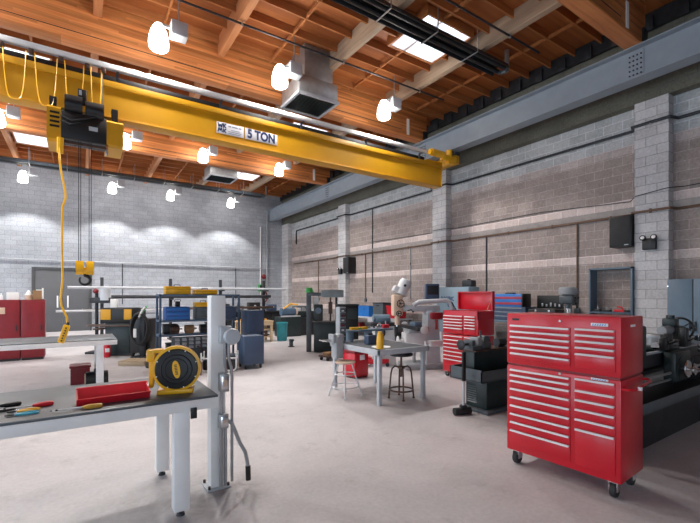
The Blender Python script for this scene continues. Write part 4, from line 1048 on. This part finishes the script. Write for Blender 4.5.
MB().box(-.004, .364, -.01, .03, 0, .345, .006).build('end_cap', M['black'], t)
MB().box(.12, .24, .35, .60, .34, .37, .008).build('handle', M['black'], t)
t = thing('toolbox', 'black open-topped toolbox on the blue-grey bench left of the drill head', 'toolbox', (9.42, 5.32, .98))
MB().box(0, .40, 0, .70, 0, .32, .01).build('case', M['black'], t)
MB().box(.37, .40, .01, .69, .33, .66, .006).build('lid', M['black'], t)
for y in (.16, .5): MB().box(-.012, .0, y-.025, y+.025, .24, .32, .004).build('latch', M['chrome'], t)
for k in range(5): MB().box(.355, .37, .08+k*.11, .12+k*.11, .38, .44+.02*(k % 3), .003).build('held_tool', M['steel'], t)
# drill press: pillar stands on floor in front of bench
t = thing('drill_press', 'grey drill press whose head rises above the big red chest', 'drill press', (9.0, 4.75, 0), math.radians(12))
MB().box(-.32, .22, -.2, .2, 0, .06, .01).build('base', M['dark_steel'], t)
MB().cyl((0, 0, .05), (0, 0, 1.58), .042, n=18).build('column', M['steel'], t)
MB().box(-.30, .02, -.14, .14, 1.46, 1.66, .05).cyl((-.18, 0, 1.36), (-.18, 0, 1.46), .05, n=16).build('head', M['mgrey'], t)
MB().cyl((-.18, 0, 1.25), (-.18, 0, 1.36), .022, n=12).build('spindle', M['chrome'], t)
MB().lathe([(.04, 0), (.17, .0), (.18, .02), (.18, .13), (.15, .16), (.04, .17)], (-.16, 0, 1.66), n=26).box(-.2, .22, -.13, .13, 1.66, 1.80, .05).build('belt_cover', M['grey'], t)
MB().box(.06, .30, -.11, .11, 1.42, 1.66, .05).build('motor', M['mgrey'], t)
for k in range(3):
    a = 2*PI*k/3+.5; MB().cyl((-.16, -.14, 1.52), (-.16+.14*math.cos(a), -.18, 1.52+.14*math.sin(a)), .008, n=6).ball((-.16+.14*math.cos(a), -.18, 1.52+.14*math.sin(a)), .018).build('feed_handle', M['black'], t)
MB().lathe([(.03, .9), (.17, .9), (.17, .93), (.03, .93)], (-.18, 0, 0), n=24).box(-.1, .05, -.04, .04, .86, .92).build('table', M['dark_steel'], t)
# totes on the far wall bench
def tote(label, loc, m, dx, dy, dz, lidm=None, group=None):
    t = thing('tote', label, 'tote', loc, 0, group)
    MB().prism([(-dy/2+.03, 0), (dy/2-.03, 0), (dy/2, dz), (-dy/2, dz)], 0, dx, 'X').build('body', m, t)
    MB().box(-.02, dx+.02, -dy/2-.02, dy/2+.02, dz-.04, dz, .008).build('rim', lidm or m, t)
    MB().box(-.03, -.01, -.09, .09, dz-.13, dz-.09, .005).build('handle', lidm or m, t)
tote('bright blue tote on the light grey wall bench', (9.45, 13.2, .80), M['bluestripe'], .42, .78, .42)
tote('dark grey tote between the blue tote and the red box on wall bench', (9.45, 12.25, .80), M['mgrey'], .42, .62, .56, M['dark_steel'])
tote('red box on the light grey wall bench beside the white milling head', (9.45, 11.42, .80), M['red'], .42, .62, .46)
for k, (y, mm, lab) in enumerate(((12.75, 'chrome', 'chrome gear under the light grey wall bench, nearest its middle'), (11.9, 'dark_steel', 'dark motor under the light grey wall bench'), (13.7, 'red_dk', 'dark red pump under the light grey wall bench'))):
    o = thing('machine_part', lab, 'machine part', (9.65, y, .24))
    MB().cyl((-.12, 0, .16), (.16, 0, .16), .14, n=20).box(-.1, .14, -.12, .12, 0, .06).build('housing', M[mm], o); MB().cyl((-.2, 0, .16), (-.12, 0, .16), .03, n=10).build('shaft', M['chrome'], o)

# ================================================================== BANDSAW AND NEIGHBOURS
t = thing('band_saw', 'tall dark green vertical band saw with a grey wheel cover, left of the welding table', 'band saw', (6.04, 10.30, 0), math.radians(-30))
MB().box(-.36, .30, -.30, .30, .02, .84, .02).build('base_cabinet', M['mgreen'], t)
MB().box(-.40, .34, -.36, .32, .84, .88, .005).build('table', M['dark_steel'], t)
MB().box(-.58, -.44, -.15, .15, .0, 1.66, .02).box(-.58, -.10, -.15, .15, 1.62, 1.72, .02).build('frame', M['mgrey'], t)
MB().box(-.16, .50, -.20, .20, 1.58, 1.80, .03).build('wheel_cover', mat('slate_cover', (.21, .25, .26), .45), t)
MB().box(-.36, -.10, -.26, -.02, .90, 1.38, .03).build('control_box', M['mgreen'], t)
MB().cyl((-.23, -.27, 1.2), (-.23, -.255, 1.2), .09, n=20).build('gauge', M['bluegrey'], t)
MB().cyl((.12, 0, .88), (.12, 0, 1.60), .025, n=10).box(.06, .18, -.05, .05, 1.1, 1.45, .01).build('blade_guide', M['brown'], t)
MB().box(.26, .32, -.06, .06, .88, 1.6, .01).build('rear_post', M['mgreen'], t)
MB().box(-.40, -.22, -.03, .0, 1.25, 1.60, .006).build('light_panel', M['paper'], t)
t2 = thing('hard_hat', 'green hard hat resting on top of the band saw frame', 'hard hat', (5.61, 10.55, 1.72))
MB().lathe([(.14, 0), (.155, .004), (.15, .012), (.115, .02), (.11, .07), (.085, .115), (.045, .135), (.005, .14)], n=28).build('shell', M['green'], t2)
MB().box(-.10, .10, -.012, .012, .10, .145, .006).build('ridge', M['green'], t2)
t = thing('machine_cabinet', 'black machine cabinet between the band saw and the blue tote', 'cabinet', (6.60, 10.05, 0), math.radians(-25))
MB().box(-.30, .30, -.25, .25, .0, 1.34, .012).build('case', M['black'], t)
MB().box(-.02, .26, -.262, -.248, .95, 1.26, .004).build('panel', M['mgreen'], t)
MB().box(-.32, .32, -.27, .27, 1.34, 1.38, .004).build('top_plate', M['dark_steel'], t)
for k in range(3): MB().cyl((-.18, -.27, 1.02+k*.1), (-.18, -.25, 1.02+k*.1), .02, n=10).build('button', M['red_pl'] if k == 2 else M['ltgrey'], t)
t = thing('dolly', 'small brown dolly on the floor in front of the band saw', 'dolly', (5.30, 8.90, 0), math.radians(15))
MB().box(-.22, .22, -.16, .16, .09, .13, .006).build('deck', M['brown'], t)
for x in (-.16, .16):
    for y in (-.11, .11): MB().cyl((x, y-.015, .045), (x, y+.015, .045), .045, n=14).build('wheel', M['rubber'], t)
MB().box(-.14, .10, -.10, .10, .13, .20, .02).build('load_block', M['card'], t)
t = thing('lathe', 'dark bench lathe against the right wall left of the band saw', 'lathe', (8.2, 16.4, 0), 0)
MB().box(0, .7, -.9, .9, 0, .55, .02).build('stand', M['mgreen'], t)
MB().box(.1, .55, -.9, .8, .55, .80, .02).build('bed', M['dark_steel'], t)
MB().box(.08, .6, .35, .9, .80, 1.15, .03).build('headstock', M['mgrey'], t)
MB().cyl((.33, .2, .98), (.33, .35, .98), .12, n=20).build('chuck', M['chrome'], t)
MB().box(.15, .5, -.8, -.5, .80, 1.05, .03).cyl((.33, -.9, .98), (.33, -.5, .98), .04, n=12).build('tailstock', M['ltgrey'], t)

# ================================================================== BACK OF THE ROOM
t = thing('trash_can', 'teal round trash can on the floor near the far corner', 'trash can', (6.12, 13.6, 0))
MB().lathe([(.02, 0), (.165, 0), (.175, .02), (.195, .60), (.21, .62), (.21, .66), (.195, .665), (.18, .60), (.16, .03), (.02, .03)], n=30).build('body', M['teal'], t)
MB().box(-.05, .05, -.222, -.20, .52, .56, .005).build('handle', M['teal'], t)
t = thing('wooden_bench', 'pine workbench with two lower shelves left of the teal can', 'workbench', (4.55, 13.5, 0))
MB().box(0, 1.20, 0, .65, .70, .745, .004).build('top', M['ply'], t)
for x in (0.02, 1.10):
    for y in (.02, .56): MB().box(x, x+.08, y, y+.07, 0, .70).build('leg', M['ply'], t)
for z in (.16, .42): MB().box(.02, 1.18, .03, .62, z, z+.03).build('shelf', M['ply'], t)
MB().box(.02, 1.18, .0, .02, .58, .70).build('apron', M['ply'], t)
for k, (x, z, w, h, mm, lab) in enumerate(((.55, .45, .30, .16, 'black', 'black case on the upper shelf of the pine bench'), (.85, .19, .34, .17, 'brown', 'brown box on the lower shelf of the pine bench'), (.75, .745, .30, .22, 'dark_steel', 'dark machine block on the pine bench top'))):
    o = thing('case', lab, 'case', (4.55+x, 13.75, z))
    MB().box(-w/2, w/2, -.15, .15, 0, h, .01).build('body', M[mm], o); MB().box(-.06, .06, -.165, -.15, h*.5, h*.7, .004).build('latch', M['steel'], o)
t = thing('yellow_rail', 'yellow rail lying along the back of the pine bench', 'rail', (4.6, 14.05, .745))
MB().box(0, 1.1, -.04, .04, 0, .05, .004).build('rail', M['yellow2'], t); MB().box(.5, .58, -.05, .05, .05, .09).build('stop', M['steel'], t)
t = thing('machine_tool', 'dark grinding machine with blue motor behind the teal can', 'machine', (7.0, 15.0, 0))
MB().box(-.45, .45, -.3, .3, 0, .78, .02).build('base', M['mgreen'], t)
MB().cyl((-.35, -.1, .98), (.25, -.1, .98), .15, n=22).build('motor', M['shelf_blue'], t)
MB().cyl((.25, -.1, .98), (.32, -.1, .98), .17, n=24).build('wheel_guard', M['peach'], t)
MB().tube([(-.3, -.2, 1.1), (0, -.25, 1.3), (.35, -.2, 1.25)], .03, 8).build('hose', M['yellow2'], t)
MB().box(-.4, .4, -.34, -.2, .78, .83, .005).build('rest', M['ltgrey'], t)
t = thing('machine_tool', 'dark shaper machine with pale ram near the right wall beyond the teal can', 'machine', (7.75, 15.2, 0))
MB().box(-.35, .45, -.3, .3, 0, .72, .02).build('base', M['dark_steel'], t)
MB().box(-.4, .5, -.2, .2, .72, .98, .03).build('ram_housing', M['mgreen'], t)
MB().box(-.65, -.1, -.08, .08, .98, 1.12, .02).build('ram', M['offwhite'], t)
MB().cyl((.2, -.22, .85), (.2, -.28, .85), .14, n=22).build('handwheel', M['black'], t)
t = thing('floor_stand', 'small dark floor stand by itself right of the teal can', 'stand', (5.62, 11.8, 0))
MB().box(-.05, .05, -.05, .05, .02, .22, .008).box(-.06, .08, -.05, .05, .17, .24, .006).build('post', M['mgrey'], t); MB().box(-.08, .08, -.08, .08, 0, .02).build('foot', M['dark_steel'], t)

# ---- pipe rack
t = thing('pipe_rack', 'long dark cantilever pipe rack in front of the back wall', 'rack', (.2, 16.2, 0))
for x in (.45, 2.62, 4.45, 6.25):
    p = MB().box(x-.05, x+.05, -.05, .05, .03, 2.25, .004).build('upright', M['dark_steel'], t)
    MB().box(x-.06, x+.06, -.5, .4, 0, .05).build('foot', M['dark_steel'], p)
    for z in (1.05, 1.48, 1.80): MB().box(x-.03, x+.03, -.48, -.05, z, z+.05, .003).build('arm', M['dark_steel'], p)
def stock(label, x0, x1, y, z, r, m):
    o = thing('pipe_stock', label, 'pipe', (x0, y, z), 0, 'bar stock lying on the pipe rack')
    MB().cyl((0, 0, r), (x1-x0, 0, r), r, n=12).build('pipe', m, o); MB().cyl((-.012, 0, r), (0, 0, r), r*1.15, n=12).build('end_cap', M['grey'], o)
stock('long pale pipe on the top arms of the pipe rack', -.3, 7.3, 15.82, 1.85, .045, M['ltgrey'])
stock('dark pipe behind the pale one on top arms of the pipe rack', .2, 7.0, 16.02, 1.85, .035, M['dark_steel'])
stock('dark pipe on the middle arms of the pipe rack, front one', .9, 6.6, 15.82, 1.53, .06, M['dark_steel'])
stock('thin pale pipe on the middle arms of the pipe rack, back one', 1.2, 7.2, 16.02, 1.53, .025, M['steel'])
stock('short pale tube sticking out left on the low arms of the pipe rack', -.6, 3.4, 15.82, 1.10, .035, M['ltgrey'])
stock('dark bar on the low arms of the pipe rack', .1, 6.8, 16.02, 1.10, .045, M['brown'])

t = thing('long_bench', 'long black bench against the back, between the pipe rack and back wall', 'workbench', (4.9, 17.3, 0))
MB().box(0, 3.0, 0, .7, .86, .92, .004).build('top', M['dark_steel'], t)
MB().box(.03, 2.97, .1, .68, .06, .86).build('base', M['black'], t)
for k in range(5): MB().box(.05+k*.59, .60+k*.59, .085, .10, .12, .80, .005).build('door', M['dark_steel'], t)
for k, (x, w_, h_, m_, lab) in enumerate(((.3, .45, .34, 'dark_steel', 'dark machine box at the left end of the long black bench'), (1.0, .30, .26, 'mgrey', 'slate machine box second along the long black bench'), (1.65, .50, .40, 'black', 'black machine box in the middle of the long black bench'), (2.5, .40, .30, 'navy', 'navy machine box at the right end of the long black bench'))):
    o = thing('machine_box', lab, 'machine', (4.9+x, 17.65, .92))
    MB().box(-w_/2, w_/2, -.18, .18, 0, h_, .02).build('housing', M[m_], o); MB().cyl((0, -.2, h_*.6), (0, -.18, h_*.6), .05, n=14).build('dial', M['ltgrey'], o); MB().cyl((.1, 0, h_), (.1, 0, h_+.1), .03, n=10).build('post', M['steel'], o)
# ---- ironworker
t = thing('ironworker', 'dark green ironworker with two yellow panels in front of the back wall', 'machine', (.98, 12.95, 0), math.radians(-28))
MB().box(-.30, .34, -.28, .28, .0, .88, .02).build('base', M['mgreen'], t)
MB().box(-.42, .42, -.30, .30, .88, 1.30, .03).build('head', M['black'], t)
for x0, x1 in ((-.40, -.14), (.20, .40)): MB().box(x0, x1, -.312, -.298, .98, 1.26, .006).build('yellow_panel', M['yellow'], t)
MB().box(-.55, .42, -.42, -.25, .80, .84, .006).build('work_table', M['brown'], t)
MB().box(-.5, -.3, -.5, .2, .72, .76, .006).build('side_table', M['brown'], t)
MB().box(-.35, .36, -.30, .30, .0, .05).build('skid', M['black'], t)
o = thing('paper_box', 'white box standing on top of the ironworker', 'box', (.82, 13.1, 1.30), math.radians(-20))
MB().box(-.08, .08, -.07, .07, 0, .24, .004).build('carton', M['paper'], o); MB().box(-.082, .082, -.01, .01, .235, .243).build('tape', M['ltgrey'], o)
t = thing('drill_press', 'black column drill with a red hand wheel left of the ironworker', 'drill press', (.42, 13.6, 0), math.radians(-28))
MB().box(-.2, .2, -.24, .2, 0, .06, .01).build('base', M['dark_steel'], t)
MB().cyl((0, 0, .05), (0, 0, 1.75), .045, n=14).build('column', M['dark_steel'], t)
MB().box(-.12, .42, -.16, .12, 1.42, 1.58, .02).build('arm', M['dark_steel'], t)
MB().cyl((.28, -.1, 1.5), (.28, -.1, 1.84), .13, n=20).build('motor', M['ltgrey'], t)
MB().ball((0, -.05, 1.76), .075).build('cap_ball', M['red_dk'], t)
MB().lathe([(.03, .78), (.24, .78), (.24, .82), (.03, .82)], (.05, -.12, 0), n=22).build('table', M['brown'], t)
t = thing('fire_extinguisher', 'red fire extinguisher on the floor at the end of the far white bench', 'fire extinguisher', (.62, 12.55, 0))
MB().lathe([(.02, 0), (.075, 0), (.08, .02), (.08, .30), (.05, .36), (.025, .38)], n=22).build('cylinder', M['red'], t)
MB().cyl((0, 0, .37), (0, 0, .42), .022, n=10).box(-.02, .09, -.012, .012, .41, .43, .003).box(-.02, .09, -.012, .012, .445, .46, .003).build('valve', M['black'], t)
MB().box(-.05, .05, -.083, -.06, .14, .24, .003).build('label', M['sign'], t)
MB().tube([(-.02, 0, .41), (-.09, 0, .36), (-.10, 0, .15)], .012, 7).build('hose', M['black'], t)

# ---- coil stand
t = thing('hose_stand', 'black stand hung with coiled welding hose left of the blue shelving', 'hose stand', (1.40, 11.95, 0), math.radians(-33))
MB().box(-.06, .06, -.05, .05, .0, 1.26, .006).box(-.22, .22, -.2, .2, 0, .04).build('stand', M['dark_steel'], t)
for k in range(7):
    r = .30+.012*(k % 3); dz = .01*k
    MB().tube([(r*.72*math.cos(a), -.09-.02*k+.01*math.sin(3*a), .72+dz+r*1.28*math.sin(a)) for a in [2*PI*q/26 for q in range(26)]], .022, 7, closed=True).build('hose_coil', M['rubber'], t)
MB().tube([(.02, -.16, 1.10), (.13, -.2, 1.28), (.20, -.2, 1.36)], .03, 8).build('green_hose_end', M['green'], t)
MB().tube([(.0, -.2, 1.08), (.11, -.24, 1.26), (.18, -.24, 1.33)], .025, 8).build('white_hose_end', M['paper'], t)
MB().box(-.13, -.05, -.24, -.22, .55, .78, .01).build('white_tag', M['paper'], t)
t = thing('welding_cart', 'black welding cart behind the coiled hose, left of the blue shelving', 'welder', (1.50, 12.30, 0), math.radians(-33))
MB().box(-.30, .26, -.24, .30, .10, 1.02, .03).build('body', M['black'], t)
MB().box(-.26, .22, -.25, -.235, .62, .98, .006).build('front_panel', M['dark_steel'], t)
for x in (-.24, .2):
    for y in (-.18, .24): MB().cyl((x-.02, y, .06), (x+.02, y, .06), .06, n=14).build('wheel', M['rubber'], t)
MB().tube([(-.28, .25, 1.0), (-.28, .34, 1.14), (.24, .34, 1.14), (.24, .25, 1.0)], .014, 7).build('handle', M['dark_steel'], t)
# pallet offcuts
t = thing('pallet', 'small wooden pallet on the floor behind the cord reel', 'pallet', (1.15, 10.9, 0), math.radians(-38))
for k in range(5): MB().box(-.30+k*.135, -.20+k*.135, -.25, .25, .085, .105, .002).build('board', M['ply'], t)
for y in (-.21, 0, .21): MB().box(-.30, .34, y-.035, y+.035, 0, .085, .003).build('runner', M['ply'], t)
t = thing('mat_roll', 'flat black rubber mat lying by the small pallet', 'mat', (1.45, 10.25, 0), math.radians(-25))
MB().lathe([(.01, 0), (.19, 0), (.20, .02), (.19, .05), (.01, .055)], n=24).build('mat', M['rubber'], t); MB().tube([(.15*math.cos(a), .15*math.sin(a), .06) for a in [2*PI*k/20 for k in range(20)]], .02, 6, closed=True).build('coil', M['rubber'], t)

# ---- blue shelving unit
t = thing('shelving_unit', 'blue-grey steel shelving unit behind the white post, loaded with boxes', 'shelving', (1.50, 9.95, 0))
for x in (0, 1.80):
    for y in (0, .46): MB().box(x, x+.045, y, y+.045, 0, 1.67).build('post', M['shelf_blue'], t)
for z in (.10, .70, 1.03, 1.62): MB().box(.0, 1.845, 0, .505, z, z+.045, .003).build('shelf', M['shelf_blue'], t)
MB().tube([(1.82, .49, .75), (1.82, .02, 1.6)], .008, 6).build('brace', M['shelf_blue'], t)
def carton(name, label, cat, x, y, z, w, d, h, m, detail, group=None, hm=None):
    o = thing(name, label, cat, (1.5+x, 9.95+y, z), 0, group)
    MB().box(-w/2, w/2, -d/2, d/2, 0, h, .012).build('body', m, o)
    if detail == 'case':
        MB().box(-w/2-.004, w/2+.004, -d/2-.006, d/2+.006, h*.62, h*.66, .003).build('seam', M['black'], o); MB().tube([(-.07, 0, h-.01), (-.06, 0, h+.035), (.06, 0, h+.035), (.07, 0, h-.01)], .010, 7).build('handle', M['black'], o)
    elif detail == 'bins':
        n = 3
        for k in range(n): MB().box(-w/2+.02, w/2-.02, -d/2-.012, -d/2+.01, .02+k*h/n, h/n*(k+1)-.02, .006).build('drawer', hm or m, o)
    return o
carton('tool_case', 'yellow power tool case on top of the shelving, larger left one', 'tool case', .42, .25, 1.665, .55, .32, .19, M['yellow2'], 'case')
carton('tool_case', 'yellow power tool case on top of the shelving, lower right one', 'tool case', 1.05, .25, 1.665, .52, .32, .115, M['yellow2'], 'case')
carton('bin_stack', 'bright blue stack of bins on the upper shelf of the shelving', 'bin stack', .40, .22, 1.075, .52, .40, .30, M['blue'], 'bins', None, M['bluestripe'])
carton('drawer_box', 'slate drawer box under the yellow case on the upper shelf', 'drawer box', 1.02, .22, 1.075, .42, .40, .29, M['mgrey'], 'bins', None, M['mgrey'])
carton('tool_case', 'yellow case on the slate drawer box inside the shelving', 'tool case', 1.0, .22, 1.365, .40, .34, .11, M['yellow2'], 'case')
carton('drawer_box', 'dark blue drawer box at the right end of the upper shelf', 'drawer box', 1.58, .22, 1.075, .34, .40, .30, M['navy'], 'bins', None, M['navy'])
carton('drill_stand', 'small black gadget on the blue bin stack', 'gadget', .42, .2, 1.375, .10, .10, .13, M['black'], 'case')
for k, (x, m_, lab) in enumerate(((.35, 'brown', 'brown motor on the middle shelf, leftmost of three'), (.68, 'card', 'brown cardboard part on the middle shelf, between two motors'), (1.02, 'dark_steel', 'black motor on the middle shelf behind the white post'))):
    o = thing('shelf_part', lab, 'motor', (1.5+x, 10.15, .745))
    MB().cyl((-.1, 0, .11), (.1, 0, .11), .09, n=18).box(-.08, .08, -.08, .08, 0, .05).build('housing', M[m_], o); MB().cyl((.1, 0, .11), (.17, 0, .11), .018, n=8).build('shaft', M['steel'], o)
for k, (x, z, w_, h_, m_, lab) in enumerate(((.28, .745, .30, .22, 'black', 'black crate at the back left of the middle shelf'), (1.35, .745, .50, .24, 'dark_steel', 'dark crate on the middle shelf right of the white post'), (.45, .145, .5, .38, 'black', 'black crate on the bottom shelf behind the bin rack'), (1.3, .145, .7, .36, 'navy', 'navy crate on the bottom shelf at the right'))):
    o = thing('crate', lab, 'crate', (1.5+x, 10.30, z))
    MB().box(-w_/2, w_/2, -.12, .12, 0, h_, .01).build('body', M[m_], o); MB().box(-w_/2-.008, w_/2+.008, -.128, .128, h_-.03, h_, .004).build('rim', M[m_], o)
t = thing('bin_rack', 'slate panel rack of small silver bins on the front of the shelving', 'bin rack', (1.74, 9.86, .145))
MB().box(0, 1.0, 0, .05, .0, .55, .004).build('panel', M['mgrey'], t)
MB().box(0, 1.0, .0, .08, .0, .03).build('base', M['mgrey'], t)
for r in range(3):
    for c in range(6):
        MB().prism([(-.0, .0), (-.075, .012), (-.075, .03), (0, .07)], .07+c*.15, .16+c*.15, 'X').build('bin', M['ltgrey'], t, (0, 0, .28+r*.085))
t = thing('power_tool', 'black drum vacuum under the right end of the shelving', 'vacuum', (2.62, 9.62, 0))
MB().lathe([(.02, .06), (.20, .06), (.21, .1), (.21, .36), (.19, .42), (.10, .50), (.02, .51)], n=26).build('drum', M['black'], t)
for k in range(4): MB().cyl((.15*math.cos(k*PI/2+.7), .15*math.sin(k*PI/2+.7), .0), (.15*math.cos(k*PI/2+.7), .15*math.sin(k*PI/2+.7), .07), .03, n=10).build('caster', M['rubber'], t)
MB().tube([(.1, -.12, .40), (.0, -.25, .36), (-.2, -.26, .25), (-.32, -.2, .42), (-.4, -.1, .5)], .022, 8).build('hose', M['rubber'], t)
t = thing('hand_cart', 'white tubular cart frame on the floor behind the white post', 'cart', (2.48, 8.75, 0), math.radians(-25))
MB().tube([(-.36, 0, .42), (-.36, 0, .10), (-.33, 0, .05), (-.28, 0, .03), (.28, 0, .03), (.33, 0, .05), (.36, 0, .10), (.36, 0, .42)], .016, 8).tube([(-.36, 0, .30), (.36, 0, .30)], .014, 8).build('front_frame', M['paper'], t)
MB().tube([(-.36, .3, .42), (-.36, .3, .03), (.36, .3, .03), (.36, .3, .42)], .016, 8).build('rear_frame', M['paper'], t)
for x in (-.36, .36): MB().tube([(x, 0, .30), (x, .3, .30)], .014, 8).build('side_rail', M['paper'], t)
MB().box(-.33, .33, .02, .28, .05, .26, .01).build('load_box', M['black'], t)
t = thing('carton', 'orange-brown carton on the floor to the right of the cord reel', 'carton', (2.02, 8.75, 0), math.radians(-10))
MB().box(-.10, .10, -.12, .12, 0, .26, .004).build('box', M['card'], t); MB().box(-.101, .101, -.02, .02, .255, .263).build('tape', M['brass'], t)
# ---- navy cabinets
t = thing('rolling_cabinet', 'low navy rolling cabinet right of the white post', 'cabinet', (3.02, 8.72, 0))
MB().box(0, .46, 0, .5, .10, .74, .008).build('body', M['navy'], t)
for x in (.06, .40):
    for y in (.06, .44): MB().cyl((x-.015, y, .045), (x+.015, y, .045), .045, n=14).box(x-.02, x+.02, y-.02, y+.02, .07, .10).build('caster', M['rubber'], t)
MB().box(-.006, .005, .03, .47, .14, .70, .004).build('door', M['navy'], t)
t = thing('tall_cabinet', 'taller navy cabinet standing behind the low rolling cabinet', 'cabinet', (3.42, 9.62, 0))
MB().box(0, .42, 0, .5, 0, 1.27, .008).build('body', M['navy'], t)
MB().box(.02, .40, -.01, .005, .06, 1.22, .004).build('door', M['navy'], t)
MB().box(.34, .37, -.025, -.01, .6, .75, .004).build('handle', M['black'], t)

# ---- red lockers at left
for k, (x, lab) in enumerate(((-1.72, 'dark red steel cabinet at the left edge of the photo'), (-1.22, 'dark red steel cabinet in front of the grey double door'))):
    t = thing('steel_cabinet', lab, 'cabinet', (x, 13.1, 0), 0, 'dark red steel cabinets')
    MB().box(0, .485, 0, .5, .06, 1.53, .006).build('body', M['red_dk'], t)
    d = MB().box(.015, .47, -.014, .004, .10, 1.50, .005).build('door', M['red_dk'], t)
    MB().box(.40, .43, -.03, -.014, .75, .90, .005).build('handle', M['dark_steel'], d)
    MB().box(.02, .46, .02, .48, 0, .06).build('plinth', M['black'], t)
    if k == 0: MB().box(.03, .20, -.018, -.013, 1.18, 1.34, .002).build('paper_sheet', M['peach'], d)
o = thing('paper_box', 'white carton on the red cabinet at the left edge', 'box', (-1.39, 13.3, 1.53)); MB().box(-.12, .12, -.1, .1, 0, .19, .004).build('carton', M['paper'], o); MB().box(-.122, .122, -.012, .012, .185, .194).build('tape', M['ltgrey'], o)
o = thing('bottle', 'small white bottle beside the white carton on the left red cabinet', 'bottle', (-1.62, 13.3, 1.53)); MB().lathe([(.01, 0), (.035, 0), (.036, .10), (.015, .13), (.012, .14)], n=16).build('body', M['paper'], o); MB().cyl((0, 0, .14), (0, 0, .17), .014, n=10).build('cap', M['sign'], o)
o = thing('bottle', 'pale jug with a pointed top on the red cabinet by the door', 'bottle', (-1.08, 13.3, 1.53)); MB().lathe([(.02, 0), (.075, 0), (.08, .03), (.08, .12), (.05, .17), (.02, .20)], n=20).build('body', M['peach'], o); MB().lathe([(.05, .12), (.083, .12), (.05, .18), (.018, .24), (.004, .25)], n=18).build('cap', M['paper'], o)
o = thing('cardboard_box', 'brown cardboard box with a white flap on the red cabinet by the door', 'box', (-.90, 13.3, 1.53)); MB().box(-.09, .10, -.12, .12, 0, .24, .004).build('box', M['card'], o); MB().box(.10, .125, -.12, .12, .02, .30, .004).box(-.02, .11, -.12, .12, .24, .26, .003).build('flap', M['paper'], o)

# ---- under the far bench
t = thing('waste_bin', 'dark red square bin on the floor under the far white bench', 'bin', (.02, 9.15, 0))
MB().prism([(-.15, 0), (.15, 0), (.17, .30), (-.17, .30)], -.15, .15, 'X').build('body', M['red_dk'], t); MB().box(-.17, .17, -.185, .185, .30, .35, .02).build('lid', M['red_dk'], t)
t = thing('motor', 'black motor with pale end on the floor beside the dark red bin', 'motor', (.28, 8.62, 0))
MB().cyl((-.18, 0, .15), (.16, 0, .15), .13, n=24).box(-.14, .14, -.12, .12, 0, .06).build('housing', M['black'], t)
MB().cyl((-.20, 0, .15), (-.18, 0, .15), .10, n=20).build('end_plate', M['peach'], t); MB().box(-.06, .08, -.08, .08, .26, .32, .01).build('terminal_box', M['dark_steel'], t)
